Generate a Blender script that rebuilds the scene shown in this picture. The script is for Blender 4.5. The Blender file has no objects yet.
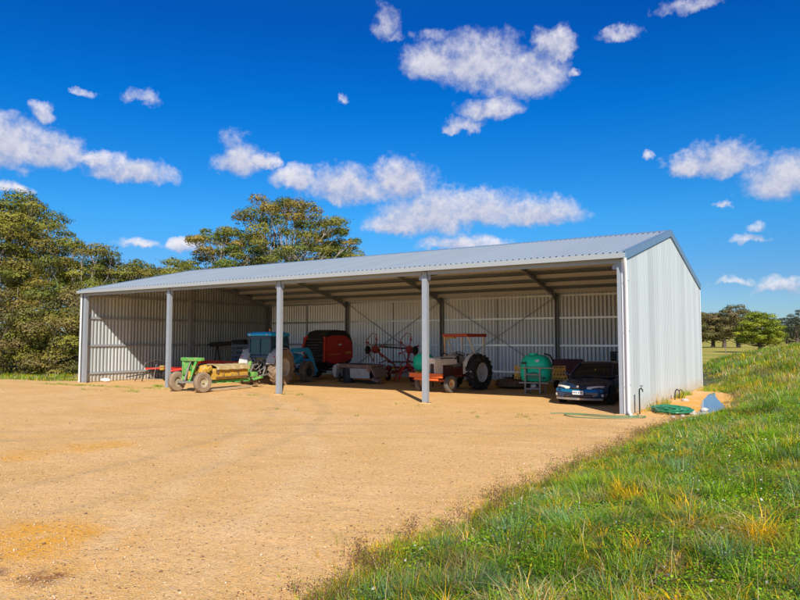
import bpy, bmesh, math, random
import numpy as np
from mathutils import Vector, Matrix, Euler
from mathutils.geometry import tessellate_polygon

random.seed(7); RNG = np.random.default_rng(11)
R = math.radians
scene = bpy.context.scene
COL = scene.collection

# ------------------------------------------------------------------ materials
MATS = {}
def M(name, col, rough=.6, metal=0., var=.18, scale=3., dirt=None, bump=0., bscale=60., spec=None, coat=0.):
    if name in MATS: return MATS[name]
    m = bpy.data.materials.new(name); m.use_nodes = True; nt = m.node_tree; N = nt.nodes; L = nt.links
    b = N['Principled BSDF']; b.inputs['Roughness'].default_value = rough; b.inputs['Metallic'].default_value = metal
    if spec is not None: b.inputs['Specular IOR Level'].default_value = spec
    if coat: b.inputs['Coat Weight'].default_value = coat; b.inputs['Coat Roughness'].default_value = .05
    tc = N.new('ShaderNodeTexCoord')
    nz = N.new('ShaderNodeTexNoise'); nz.inputs['Scale'].default_value = scale; nz.inputs['Detail'].default_value = 6
    L.new(tc.outputs['Object'], nz.inputs['Vector'])
    mx = N.new('ShaderNodeMix'); mx.data_type = 'RGBA'
    mx.inputs[6].default_value = tuple(c*(1-var) for c in col)+(1,); mx.inputs[7].default_value = tuple(min(1, c*(1+var)) for c in col)+(1,)
    L.new(nz.outputs['Fac'], mx.inputs[0]); out = mx.outputs[2]
    if dirt:
        dc, lo, hi, ds = dirt
        n2 = N.new('ShaderNodeTexNoise'); n2.inputs['Scale'].default_value = ds; n2.inputs['Detail'].default_value = 8; n2.inputs['Roughness'].default_value = .65
        L.new(tc.outputs['Object'], n2.inputs['Vector'])
        mr = N.new('ShaderNodeMapRange'); mr.inputs[1].default_value = lo; mr.inputs[2].default_value = hi
        L.new(n2.outputs['Fac'], mr.inputs[0])
        m2 = N.new('ShaderNodeMix'); m2.data_type = 'RGBA'; m2.inputs[7].default_value = tuple(dc)+(1,)
        L.new(mr.outputs[0], m2.inputs[0]); L.new(out, m2.inputs[6]); out = m2.outputs[2]
        r2 = N.new('ShaderNodeMapRange'); r2.inputs[3].default_value = rough; r2.inputs[4].default_value = max(rough, .85)
        L.new(mr.outputs[0], r2.inputs[0]); L.new(r2.outputs[0], b.inputs['Roughness'])
    L.new(out, b.inputs['Base Color'])
    if bump:
        n3 = N.new('ShaderNodeTexNoise'); n3.inputs['Scale'].default_value = bscale; n3.inputs['Detail'].default_value = 4
        L.new(tc.outputs['Object'], n3.inputs['Vector'])
        bp = N.new('ShaderNodeBump'); bp.inputs['Strength'].default_value = bump; bp.inputs['Distance'].default_value = .02
        L.new(n3.outputs['Fac'], bp.inputs['Height']); L.new(bp.outputs[0], b.inputs['Normal'])
    MATS[name] = m; return m

DUST = (.42, .30, .18)
rubber = M('rubber', (.022, .021, .020), .8, var=.3, dirt=(DUST, .55, .8, 7), bump=.3)
rubber_dusty = M('rubber_dusty', (.30, .215, .135), .9, var=.35, dirt=((.10, .08, .06), .5, .75, 5), bump=.4)
blackm = M('black_paint', (.018, .018, .02), .55, dirt=((.16, .12, .08), .5, .85, 4))
darksteel = M('dark_steel', (.05, .048, .045), .6, .3, dirt=(DUST, .55, .85, 5))
greysteel = M('grey_steel', (.33, .32, .30), .55, .4, dirt=(DUST, .5, .8, 5))
galv = M('galvanised', (.38, .42, .46), .45, .35, var=.12, scale=6, dirt=((.36, .37, .38), .55, .75, 14))
girtm = M('bright_girt', (.90, .92, .95), .32, .8, var=.06)
purlinm = M('pale_purlin', (.70, .68, .64), .45, .3, var=.06)
galvdark = M('galvanised_girt', (.40, .42, .44), .5, .4, var=.12, scale=5)
bluep = M('blue_paint', (.03, .48, .95), .38, var=.15, dirt=((.10, .12, .14), .52, .72, 7))
blueroof = M('blue_roof_paint', (.01, .45, .95), .35, var=.06)
bluedark = M('blue_grey_paint', (.05, .085, .14), .5, dirt=(DUST, .6, .9, 4))
greenp = M('green_paint', (.05, .36, .06), .5, var=.3, dirt=((.36, .34, .12), .42, .68, 8))
yellowp = M('yellow_paint', (.68, .38, .02), .55, var=.25, dirt=((.30, .20, .09), .40, .66, 9))
redp = M('red_paint', (.62, .035, .02), .42, var=.18, dirt=((.20, .10, .07), .62, .9, 4))
redrust = M('faded_red', (.42, .07, .045), .7, var=.25, dirt=((.22, .12, .09), .48, .75, 6))
orangep = M('orange_paint', (.80, .16, .03), .5, var=.1, dirt=((.42, .2, .1), .62, .9, 5))
canopyp = M('canopy_red', (.44, .065, .035), .6, var=.2, dirt=((.22, .1, .06), .55, .8, 4))
creamp = M('cream_paint', (.84, .77, .66), .45, var=.08, dirt=((.40, .30, .2), .55, .9, 3))
whitep = M('white_paint', (.78, .78, .76), .4, var=.05, dirt=((.45, .38, .3), .62, .95, 3))
tankg = M('green_poly', (.01, .80, .46), .35, var=.08, dirt=((.05, .33, .2), .5, .9, 3))
maroon = M('maroon_paint', (.13, .015, .02), .5, var=.2)
rustbr = M('rusty_brown', (.17, .085, .045), .85, var=.3, dirt=((.30, .16, .08), .45, .75, 7))
lidm = M('weathered_lid', (.36, .22, .17), .8, var=.25, dirt=((.16, .09, .07), .45, .75, 5))
canvas = M('dusty_canvas', (.40, .30, .13), .9, var=.35, dirt=((.62, .50, .30), .5, .7, 4), bump=.4, bscale=12)
palewhite = M('dull_white', (.58, .56, .52), .6, var=.15, dirt=((.33, .27, .2), .5, .8, 4))
glassd = M('dark_glass', (.012, .015, .018), .05, var=.0, spec=.7)
glassb = M('tinted_cab_glass', (.015, .07, .10), .08, var=.3, spec=.8)
carp = M('car_navy_paint', (.012, .045, .12), .22, .25, var=.05, coat=.8)
carbump = M('car_bumper_paint', (.01, .13, .24), .3, .1, var=.05, coat=.5)
lampglass = M('lamp_glass', (.75, .72, .60), .15, var=.1, spec=.7)
chrome = M('chrome', (.75, .76, .78), .2, .9, var=.05)
gutterm = M('gutter_steel', (.44, .49, .52), .4, .2, var=.06, scale=2)
flashw = M('white_flashing', (.78, .80, .80), .35, .1, var=.05)
bargem = M('blue_grey_barge', (.22, .32, .42), .4, .3, var=.08)
rope = M('twine_black', (.03, .03, .03), .9)
hoseg = M('hose_green', (.012, .20, .085), .35, var=.25, scale=8)
hosefade = M('hose_faded', (.13, .23, .11), .6, var=.3)
stonem = M('pale_stone', (.50, .45, .38), .9, var=.3, scale=8, bump=.5)
barkpale = M('bark_pale', (.46, .38, .30), .9, var=.4, scale=4, dirt=((.18, .13, .10), .5, .65, 3), bump=.5, bscale=20)
barkdark = M('bark_dark', (.12, .09, .07), .95, var=.35, scale=4, bump=.5, bscale=20)
woodm = M('fence_wood', (.20, .17, .14), .9, var=.3)
fabricw = M('white_sack', (.72, .72, .70), .8, var=.1, bump=.5, bscale=14)
redd = M('tedder_red', (.34, .03, .02), .55, var=.25, dirt=((.1, .05, .04), .5, .8, 6))
labelw = M('label_white', (.75, .77, .78), .5, var=.02)
inkm = M('ink_dark', (.03, .03, .05), .6, var=0)
yellowline = M('yellow_decal', (.70, .45, .06), .5, var=.05)
amber = M('amber_lens', (.75, .22, .02), .25, var=.05)

def sheet_mat(name, base, axis, metal=.35, rough=.38, lap=.762, amp=.07):
    """profiled steel: every sheet lap slightly different, faint weather streaks"""
    m = bpy.data.materials.new(name); m.use_nodes = True; N = m.node_tree.nodes; L = m.node_tree.links
    b = N['Principled BSDF']; b.inputs['Metallic'].default_value = metal; b.inputs['Roughness'].default_value = rough
    tc = N.new('ShaderNodeTexCoord'); sp = N.new('ShaderNodeSeparateXYZ'); L.new(tc.outputs['Object'], sp.inputs[0])
    dv = N.new('ShaderNodeMath'); dv.operation = 'DIVIDE'; dv.inputs[1].default_value = lap; L.new(sp.outputs[axis], dv.inputs[0])
    fl = N.new('ShaderNodeMath'); fl.operation = 'FLOOR'; L.new(dv.outputs[0], fl.inputs[0])
    wn = N.new('ShaderNodeTexWhiteNoise'); wn.noise_dimensions = '1D'; L.new(fl.outputs[0], wn.inputs['W'])
    mp = N.new('ShaderNodeMapping'); mp.inputs['Scale'].default_value = (3, 3, .35); L.new(tc.outputs['Object'], mp.inputs[0])
    nz = N.new('ShaderNodeTexNoise'); nz.inputs['Scale'].default_value = 1.2; nz.inputs['Detail'].default_value = 5; L.new(mp.outputs[0], nz.inputs['Vector'])
    ad = N.new('ShaderNodeMath'); ad.operation = 'ADD'; L.new(wn.outputs['Value'], ad.inputs[0]); L.new(nz.outputs['Fac'], ad.inputs[1])
    mr = N.new('ShaderNodeMapRange'); mr.inputs[2].default_value = 1.6; mr.inputs[1].default_value = .3
    mr.inputs[3].default_value = 1-amp; mr.inputs[4].default_value = 1+amp; L.new(ad.outputs[0], mr.inputs[0])
    hs = N.new('ShaderNodeMix'); hs.data_type = 'RGBA'; hs.blend_type = 'MULTIPLY'; hs.inputs[0].default_value = 1
    hs.inputs[6].default_value = tuple(base)+(1,)
    cb = N.new('ShaderNodeCombineXYZ')
    for i in range(3): L.new(mr.outputs[0], cb.inputs[i])
    L.new(cb.outputs[0], hs.inputs[7])
    n4 = N.new('ShaderNodeTexNoise'); n4.inputs['Scale'].default_value = 5; n4.inputs['Detail'].default_value = 8; L.new(tc.outputs['Object'], n4.inputs['Vector'])
    zz = N.new('ShaderNodeMath'); zz.operation = 'MULTIPLY_ADD'; L.new(n4.outputs['Fac'], zz.inputs[0]); zz.inputs[1].default_value = -.7; L.new(sp.outputs[2], zz.inputs[2])
    m4 = N.new('ShaderNodeMapRange'); m4.inputs[1].default_value = .18; m4.inputs[2].default_value = -.25; m4.inputs[4].default_value = .55; L.new(zz.outputs[0], m4.inputs[0])
    dm = N.new('ShaderNodeMix'); dm.data_type = 'RGBA'; dm.inputs[7].default_value = (.46, .34, .20, 1); L.new(m4.outputs[0], dm.inputs[0]); L.new(hs.outputs[2], dm.inputs[6]); L.new(dm.outputs[2], b.inputs['Base Color'])
    return m
wall_x = sheet_mat('wall_sheet_along_x', (.80, .82, .86), 0, rough=.45, metal=.85)
wall_y = sheet_mat('wall_sheet_along_y', (.50, .535, .535), 1, rough=.45, metal=.15, amp=.14)
roof_x = sheet_mat('roof_sheet', (.47, .53, .56), 0, rough=.45, amp=.05, metal=.45)

# ------------------------------------------------------------------ mesh helpers
def tag(o, label=None, cat=None, group=None, kind=None):
    if label: o['label'] = label
    if cat: o['category'] = cat
    if group: o['group'] = group
    if kind: o['kind'] = kind
    return o
def thing(name, label, cat, loc=(0, 0, 0), rz=0., group=None):
    o = bpy.data.objects.new(name, None); COL.objects.link(o); o.location = loc; o.rotation_euler = (0, 0, rz)
    o.empty_display_size = .3
    return tag(o, label, cat, group)

class MB:
    def __init__(s): s.bm = bmesh.new()
    def _t(s, vs, c, rot):
        mat = Matrix.Translation(c) @ Euler(rot).to_matrix().to_4x4()
        bmesh.ops.transform(s.bm, matrix=mat, verts=vs)
    def box(s, c, size, rot=(0, 0, 0), bev=0., taper=None):
        r = bmesh.ops.create_cube(s.bm, size=1); vs = r['verts']
        for v in vs:
            v.co = Vector((v.co.x*size[0], v.co.y*size[1], v.co.z*size[2]))
            if taper and v.co.z > 0: v.co.x *= taper[0]; v.co.y *= taper[1]
        s._t(vs, c, rot)
        if bev:
            es = list({e for v in vs for e in v.link_edges})
            bmesh.ops.bevel(s.bm, geom=es, offset=bev, segments=2, affect='EDGES', profile=.5)
        return s
    def rings(s, rings, close=True, caps=True):
        prev = None; first = None
        for rg in rings:
            cur = [s.bm.verts.new(p) for p in rg]
            if prev:
                n = len(cur)
                for i in range(n if close else n-1):
                    j = (i+1) % n
                    s.bm.faces.new((prev[i], prev[j], cur[j], cur[i]))
            else: first = cur
            prev = cur
        if caps and close:
            s.bm.faces.new(list(reversed(first))); s.bm.faces.new(prev)
        return s
    def tube(s, pts, r, n=8, caps=True):
        pts = [Vector(p) for p in pts]; m = len(pts); rs = r if isinstance(r, (list, tuple)) else [r]*m
        up = Vector((0, 0, 1)); rg = []
        d0 = (pts[1]-pts[0]).normalized()
        if abs(d0.dot(up)) > .95: up = Vector((1, 0, 0))
        x = d0.cross(up).normalized()
        for i in range(m):
            d = (pts[min(i+1, m-1)]-pts[max(i-1, 0)]).normalized()
            x = (x - d*x.dot(d))
            if x.length < 1e-5: x = d.orthogonal()
            x.normalize(); y = d.cross(x)
            rg.append([pts[i]+(x*math.cos(2*math.pi*k/n)+y*math.sin(2*math.pi*k/n))*rs[i] for k in range(n)])
        return s.rings(rg, True, caps)
    def cyl(s, a, b, r0, r1=None, n=14): return s.tube([a, b], [r0, r0 if r1 is None else r1], n)
    def bar(s, a, b, w, h=None):
        """square bar between two points"""
        a = Vector(a); b = Vector(b); h = h or w; d = b-a; L = d.length
        q = d.to_track_quat('Y', 'Z')
        r = bmesh.ops.create_cube(s.bm, size=1); vs = r['verts']
        for v in vs: v.co = Vector((v.co.x*w, v.co.y*L, v.co.z*h))
        bmesh.ops.transform(s.bm, matrix=Matrix.Translation((a+b)/2) @ q.to_matrix().to_4x4(), verts=vs); return s
    def lathe(s, prof, origin=(0, 0, 0), axis='x', n=36, closed=True):
        o = Vector(origin); rg = []
        for k in range(n):
            a = 2*math.pi*k/n; ring = []
            for (r, h) in prof:
                if axis == 'x': p = Vector((h, r*math.cos(a), r*math.sin(a)))
                elif axis == 'y': p = Vector((r*math.sin(a), h, r*math.cos(a)))
                else: p = Vector((r*math.cos(a), r*math.sin(a), h))
                ring.append(s.bm.verts.new(o+p))
            rg.append(ring)
        m = len(prof)
        for k in range(n):
            A, B = rg[k], rg[(k+1) % n]
            for i in range(m if closed else m-1):
                j = (i+1) % m
                s.bm.faces.new((A[i], A[j], B[j], B[i]))
        return s
    def prism(s, pts, x0, x1, plane='yz'):
        """outline in a plane given thickness along the remaining axis"""
        def P(a, b, t): return {'yz': (t, a, b), 'xz': (a, t, b), 'xy': (a, b, t)}[plane]
        A = [s.bm.verts.new(P(a, b, x0)) for a, b in pts]; B = [s.bm.verts.new(P(a, b, x1)) for a, b in pts]
        n = len(pts)
        for i in range(n):
            j = (i+1) % n; s.bm.faces.new((A[i], A[j], B[j], B[i]))
        s.bm.faces.new(list(reversed(A))); s.bm.faces.new(B); return s
    def ball(s, c, r, sc=(1, 1, 1), sub=2, rough=0., rot=(0, 0, 0)):
        rr = bmesh.ops.create_icosphere(s.bm, subdivisions=sub, radius=1); vs = rr['verts']
        for v in vs:
            k = 1+random.uniform(-rough, rough); v.co = Vector((v.co.x*r*sc[0]*k, v.co.y*r*sc[1]*k, v.co.z*r*sc[2]*k))
        s._t(vs, c, rot); return s
    def build(s, name, mat, parent=None, smooth=40):
        me = bpy.data.meshes.new(name); bmesh.ops.recalc_face_normals(s.bm, faces=s.bm.faces)
        s.bm.to_mesh(me); s.bm.free(); me.materials.append(mat)
        if smooth:
            me.shade_smooth(); me.set_sharp_from_angle(angle=R(smooth))
        o = bpy.data.objects.new(name, me); COL.objects.link(o); o.parent = parent; return o

def np_mesh(name, verts, loops, starts, totals, mat, parent=None, colors=None, smooth=False):
    me = bpy.data.meshes.new(name); V = np.asarray(verts, np.float32).reshape(-1, 3)
    me.vertices.add(len(V)); me.vertices.foreach_set('co', V.ravel())
    me.loops.add(len(loops)); me.loops.foreach_set('vertex_index', np.asarray(loops, np.int32))
    me.polygons.add(len(starts)); me.polygons.foreach_set('loop_start', np.asarray(starts, np.int32))
    me.polygons.foreach_set('loop_total', np.asarray(totals, np.int32))
    if smooth: me.polygons.foreach_set('use_smooth', np.ones(len(starts), bool))
    me.update(calc_edges=True)
    if colors is not None:
        at = me.color_attributes.new('tint', 'FLOAT_COLOR', 'POINT')
        C4 = np.ones((len(V), 4), np.float32); C4[:, :3] = colors; at.data.foreach_set('color', C4.ravel())
    me.materials.append(mat)
    o = bpy.data.objects.new(name, me); COL.objects.link(o); o.parent = parent; return o
def quads_mesh(name, V, mat, parent=None, colors=None):
    """V: (n,4,3)"""
    n = len(V); idx = np.arange(n*4)
    cc = None if colors is None else np.repeat(colors, 4, axis=0)
    return np_mesh(name, V.reshape(-1, 3), idx, np.arange(n)*4, np.full(n, 4), mat, parent, cc)

def smooth_path(P, n=6):
    out = []
    for i in range(len(P)-1):
        p0, p1, p2, p3 = [np.array(P[max(0, min(len(P)-1, i+k))], float) for k in (-1, 0, 1, 2)]
        for j in range(n):
            u = j/n; out.append(tuple(.5*((2*p1)+(-p0+p2)*u+(2*p0-5*p1+4*p2-p3)*u*u+(-p0+3*p1-3*p2+p3)*u**3)))
    out.append(tuple(P[-1])); return out
def hash2(ix, iy, seed):
    h = (ix*374761393 + iy*668265263 + seed*974634777) & 0x7fffffff
    h = ((h ^ (h >> 13))*1274126177) & 0x7fffffff
    return ((h ^ (h >> 16)) & 0xffff)/65535.
def vnoise(x, y, s, seed=1):
    x = np.asarray(x, float)/s; y = np.asarray(y, float)/s; ix = np.floor(x).astype(np.int64); iy = np.floor(y).astype(np.int64)
    fx = x-ix; fy = y-iy; fx = fx*fx*(3-2*fx); fy = fy*fy*(3-2*fy)
    a = hash2(ix, iy, seed); b = hash2(ix+1, iy, seed); c = hash2(ix, iy+1, seed); d = hash2(ix+1, iy+1, seed)
    return (a*(1-fx)+b*fx)*(1-fy)+(c*(1-fx)+d*fx)*fy

# ------------------------------------------------------------------ terrain
def toe(y): return np.interp(y, [-30, 0, 2], [1, 1, 0])*(.55*(vnoise(y, 0*np.asarray(y, float), 1.6, 71)-.5)+.25*(vnoise(y, 0*np.asarray(y, float), .5, 72)-.5))+np.interp(y, [-40, -17, -8, -1, 1.5, 9, 14, 22, 40], [1.05, 1.0, .90, 1.25, 2.38, 1.75, 1.0, -1., -4.])
def H(x, y):
    x = np.asarray(x, float); y = np.asarray(y, float)
    sl = np.interp(y, [-40, -18, -10, 0, 10, 25, 35, 60], [.15, .17, .2, .27, .36, .5, .5, .3])
    d = np.maximum(x-toe(y)-.15*(vnoise(x, y, .9, 3)-.5), 0)
    cap = 2.15; z = cap*(1-np.exp(-sl*d/cap))*np.interp(y, [42, 95], [1, 0])
    z = z*np.interp(x, [14, 40], [1, 0])
    rough = np.clip(d/1.2, 0, 1)
    z = z+rough*((vnoise(x, y, 1.7, 5)-.5)*.16+(vnoise(x, y, .55, 6)-.5)*.09)*np.interp(y, [60, 110], [1, .1])
    # left / back ground: slight lumps
    lf = np.clip((-29-x)/4, 0, 1)
    z = z+lf*((vnoise(x, y, 5, 8)-.4)*.25)*np.interp(x, [-120, -60], [0, 1])
    # far low hills to the north-east
    hill = 24*np.exp(-((y-1050)/300)**2)*np.interp(x, [-420, -120, 0, 500], [.12, .45, 1., 1.25])*(.75+.5*vnoise(x, y, 220, 4))
    z = z+hill
    return z-.05

soil = bpy.data.materials.new('meadow_soil'); soil.use_nodes = True
def build_soil(m):
    N = m.node_tree.nodes; L = m.node_tree.links; b = N['Principled BSDF']; b.inputs['Roughness'].default_value = .95
    tc = N.new('ShaderNodeTexCoord')
    def noise(s, d=6, sc=(1, 1, 1), ro=.55):
        mp = N.new('ShaderNodeMapping'); mp.inputs['Scale'].default_value = sc; L.new(tc.outputs['Object'], mp.inputs[0])
        n = N.new('ShaderNodeTexNoise'); n.inputs['Scale'].default_value = s; n.inputs['Detail'].default_value = d; n.inputs['Roughness'].default_value = ro
        L.new(mp.outputs[0], n.inputs['Vector']); return n.outputs['Fac']
    def mixc(f, a, c2, lo, hi):
        mr = N.new('ShaderNodeMapRange'); mr.inputs[1].default_value = lo; mr.inputs[2].default_value = hi; L.new(f, mr.inputs[0])
        mx = N.new('ShaderNodeMix'); mx.data_type = 'RGBA'; L.new(mr.outputs[0], mx.inputs[0])
        for i, c in ((6, a), (7, c2)):
            if isinstance(c, tuple): mx.inputs[i].default_value = c+(1,)
            else: L.new(c, mx.inputs[i])
        return mx.outputs[2]
    near = mixc(noise(2.2, 8), (.06, .07, .015), (.22, .15, .045), .4, .62)
    near = mixc(noise(.8, 5), near, (.10, .15, .03), .45, .65)
    far = mixc(noise(.05, 7, (1, 4, 1)), (.30, .30, .02), (.62, .42, .07), .40, .62)
    far = mixc(noise(.22, 8, (1, 3, 1)), far, (.19, .25, .02), .50, .66)
    sp = N.new('ShaderNodeSeparateXYZ'); L.new(tc.outputs['Object'], sp.inputs[0])
    col = mixc(sp.outputs[1], near, far, 28., 60.)
    # the green / gold strip by the far-left corner of the yard
    L.new(col, b.inputs['Base Color'])
    bp = N.new('ShaderNodeBump'); bp.inputs['Strength'].default_value = .8; bp.inputs['Distance'].default_value = .06
    L.new(noise(9, 8), bp.inputs['Height']); L.new(bp.outputs[0], b.inputs['Normal'])
build_soil(soil)
def grow(a, b, s0, f=1.25):
    out = [a]; s = s0; sgn = 1 if b > a else -1
    while abs(out[-1]-b) > s: out.append(out[-1]+sgn*s); s *= f
    out.append(b); return out[1:]
xs = sorted(set(np.round(np.concatenate([np.arange(-4, 10, .16), grow(-4, -60, .5, 1.08), grow(-60, -3500, 6, 1.3), grow(10, 3500, .4, 1.2)]), 3)))
ys = sorted(set(np.round(np.concatenate([np.arange(-24, 45, .2), grow(45, 4000, .5, 1.09), grow(-24, -1500, .5, 1.3)]), 3)))
X, Y = np.meshgrid(xs, ys); Z = H(X, Y)
nx, ny = len(xs), len(ys); I = np.arange(nx*ny).reshape(ny, nx)
F = np.stack([I[:-1, :-1], I[:-1, 1:], I[1:, 1:], I[1:, :-1]], -1).reshape(-1, 4)
ground = np_mesh('ground', np.stack([X, Y, Z], -1).reshape(-1, 3), F.ravel(), np.arange(len(F))*4, np.full(len(F), 4), soil, smooth=True)
tag(ground, kind='structure')

# gravel yard: a sheet 5 cm above the earth, its edge broken by noise
gravel = bpy.data.materials.new('yard_gravel'); gravel.use_nodes = True
def build_gravel(m):
    N = m.node_tree.nodes; L = m.node_tree.links; b = N['Principled BSDF']; b.inputs['Roughness'].default_value = .95; b.inputs['Specular IOR Level'].default_value = .2
    tc = N.new('ShaderNodeTexCoord')
    def noise(s, d=6, sc=(1, 1, 1), ro=.55, off=(0, 0, 0)):
        mp = N.new('ShaderNodeMapping'); mp.inputs['Scale'].default_value = sc; mp.inputs['Location'].default_value = off; L.new(tc.outputs['Object'], mp.inputs[0])
        n = N.new('ShaderNodeTexNoise'); n.inputs['Scale'].default_value = s; n.inputs['Detail'].default_value = d; n.inputs['Roughness'].default_value = ro
        L.new(mp.outputs[0], n.inputs['Vector']); return n.outputs['Fac']
    def rng(f, lo, hi, a=0., c=1.):
        mr = N.new('ShaderNodeMapRange'); mr.inputs[1].default_value = lo; mr.inputs[2].default_value = hi; mr.inputs[3].default_value = a; mr.inputs[4].default_value = c; L.new(f, mr.inputs[0]); return mr.outputs[0]
    def mixf(fac, a, c2, mode='MIX'):
        mx = N.new('ShaderNodeMix'); mx.data_type = 'RGBA'; mx.blend_type = mode; L.new(fac, mx.inputs[0])
        for i, c in ((6, a), (7, c2)):
            if isinstance(c, tuple): mx.inputs[i].default_value = c+(1,)
            else: L.new(c, mx.inputs[i])
        return mx.outputs[2]
    def mul(a, c):
        n = N.new('ShaderNodeMath'); n.operation = 'MULTIPLY'; L.new(a, n.inputs[0])
        if isinstance(c, float): n.inputs[1].default_value = c
        else: L.new(c, n.inputs[1])
        return n.outputs[0]
    def blob(cx, cy, rx, ry, rot=0.):
        mp = N.new('ShaderNodeMapping'); mp.vector_type = 'TEXTURE'; mp.inputs['Location'].default_value = (cx, cy, 0); mp.inputs['Rotation'].default_value = (0, 0, rot); mp.inputs['Scale'].default_value = (rx, ry, 1e6)
        L.new(tc.outputs['Object'], mp.inputs[0]); g = N.new('ShaderNodeTexGradient'); g.gradient_type = 'SPHERICAL'; L.new(mp.outputs[0], g.inputs[0]); return g.outputs['Fac']
    col = mixf(rng(noise(.45, 6), .38, .62), GRAV[0], GRAV[1])
    col = mixf(rng(noise(.9, 7, (1, 2.2, 1), off=(4, 2, 0)), .50, .70, 0, .55), col, GRAV[2])
    for (cx, cy, rx, ry, k) in [(-7.9, -11.9, 1.2, 1.0, .7), (-8.2, -13.3, .9, 1.0, .7), (-1.9, -16.3, .9, 1.3, 1.), (-2.9, -16.2, 1.2, 1.0, 1.), (1.1, 5.2, 1.8, 6.0, 1.), (-6.0, -10.4, 1.2, .5, .4), (-14, -6, 3, 1.2, .3)]:
        f = mul(mul(rng(blob(cx, cy, rx, ry, .4 if cx < 0 else 0), .05, .5), rng(noise(1.3, 8, off=(cx, 0, 0)), .36, .58)), k)
        col = mixf(f, col, GRAV[3])
    for (cx, cy, rx, ry) in [(-1.25, -16.75, .35, .35), (-1.7, -16.9, .5, .25)]:
        f = mul(rng(blob(cx, cy, rx, ry, .3), .1, .6), rng(noise(3.5, 8), .40, .6)); col = mixf(f, col, (.26, .09, .02))
    for (cx, cy, rad, wd, k, c_) in [(-26, -18, 21.0, .26, .30, (.62, .38, .15)), (-26, -18, 22.6, .26, .30, (.62, .38, .15)), (-30, -30, 33.0, .3, .12, (.90, .62, .34)), (-30, -30, 31.4, .3, .12, (.90, .62, .34)), (6, -24, 21.5, .28, .25, (.60, .37, .15)), (6, -24, 19.9, .28, .25, (.60, .37, .15)), (-14, 8, 14.5, .4, .1, (.90, .62, .34))]:
        vm = N.new('ShaderNodeVectorMath'); vm.operation = 'DISTANCE'; vm.inputs[1].default_value = (cx, cy, 0); L.new(tc.outputs['Object'], vm.inputs[0])
        nn = N.new('ShaderNodeMath'); nn.operation = 'MULTIPLY_ADD'; L.new(noise(.35, 3, off=(rad, 0, 0)), nn.inputs[0]); nn.inputs[1].default_value = 1.2; nn.inputs[2].default_value = -rad-.6
        ab = N.new('ShaderNodeMath'); ab.operation = 'ADD'; L.new(vm.outputs['Value'], ab.inputs[0]); L.new(nn.outputs[0], ab.inputs[1]); a2 = N.new('ShaderNodeMath'); a2.operation = 'ABSOLUTE'; L.new(ab.outputs[0], a2.inputs[0])
        col = mixf(mul(mul(rng(a2.outputs[0], wd, wd*.3), rng(noise(1.1, 6, off=(0, rad, 0)), .3, .55)), k*2.2), col, c_)
    # fine stones: light and dark specks in three sizes
    def vor(s):
        v = N.new('ShaderNodeTexVoronoi'); v.inputs['Scale'].default_value = s; L.new(tc.outputs['Object'], v.inputs['Vector']); return v
    v1 = vor(55); v2 = vor(22)
    sepc = N.new('ShaderNodeSeparateColor'); L.new(v1.outputs['Color'], sepc.inputs[0])
    col = mixf(rng(sepc.outputs[0], .72, 1., 0, .7), col, (.82, .60, .36))
    col = mixf(rng(sepc.outputs[1], .80, 1., 0, .5), col, (.34, .19, .08))
    sep2 = N.new('ShaderNodeSeparateColor'); L.new(v2.outputs['Color'], sep2.inputs[0])
    col = mixf(mul(rng(sep2.outputs[0], .93, .96), rng(v2.outputs['Distance'], .45, .25)), col, (.20, .12, .075))
    col = mixf(rng(noise(14, 6), .45, .7, 0, .35), col, (.33, .20, .115))
    # wheel-trodden, darker, dustier earth inside the shed
    L.new(col, b.inputs['Base Color'])
    bp = N.new('ShaderNodeBump'); bp.inputs['Strength'].default_value = .6; bp.inputs['Distance'].default_value = .012; L.new(v1.outputs['Distance'], bp.inputs['Height'])
    bp2 = N.new('ShaderNodeBump'); bp2.inputs['Strength'].default_value = .32; bp2.inputs['Distance'].default_value = .08; L.new(noise(3.2, 9, ro=.6), bp2.inputs['Height']); L.new(bp.outputs[0], bp2.inputs['Normal'])
    bp3 = N.new('ShaderNodeBump'); bp3.inputs['Strength'].default_value = .18; bp3.inputs['Distance'].default_value = .25; L.new(noise(.7, 4, (1, 1.6, 1)), bp3.inputs['Height']); L.new(bp2.outputs[0], bp3.inputs['Normal'])
    L.new(bp3.outputs[0], b.inputs['Normal'])
GRAV = [(.80, .455, .145), (.88, .52, .20), (.70, .385, .11), (.86, .39, .03)]
build_gravel(gravel)
def edge_jit(pts, step=.35, amp=.25, seed=2):
    out = []
    for i in range(len(pts)):
        a = np.array(pts[i], float); b = np.array(pts[(i+1) % len(pts)], float); n = max(1, int(np.linalg.norm(b-a)/step))
        nrm = np.array([-(b-a)[1], (b-a)[0]])/np.linalg.norm(b-a)
        for k in range(n):
            p = a+(b-a)*k/n; j = (float(vnoise(p[0], p[1], 1.1, seed))-.5+(float(vnoise(p[0], p[1], .4, seed+1))-.5)*.6)*2*amp
            out.append(tuple(p+nrm*j))
    return out
outline = [(1.35, -40), (1.3, -17), (1.2, -8), (1.5, -1), (2.6, 1.5), (2.25, 6), (1.9, 9), (1.3, 11.5), (.4, 14.8), (-28.6, 14.8), (-29.2, 1.2), (-31.5, -.2), (-35, -.3), (-38, -2.2), (-46, -6), (-75, -22), (-75, -40)]
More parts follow.
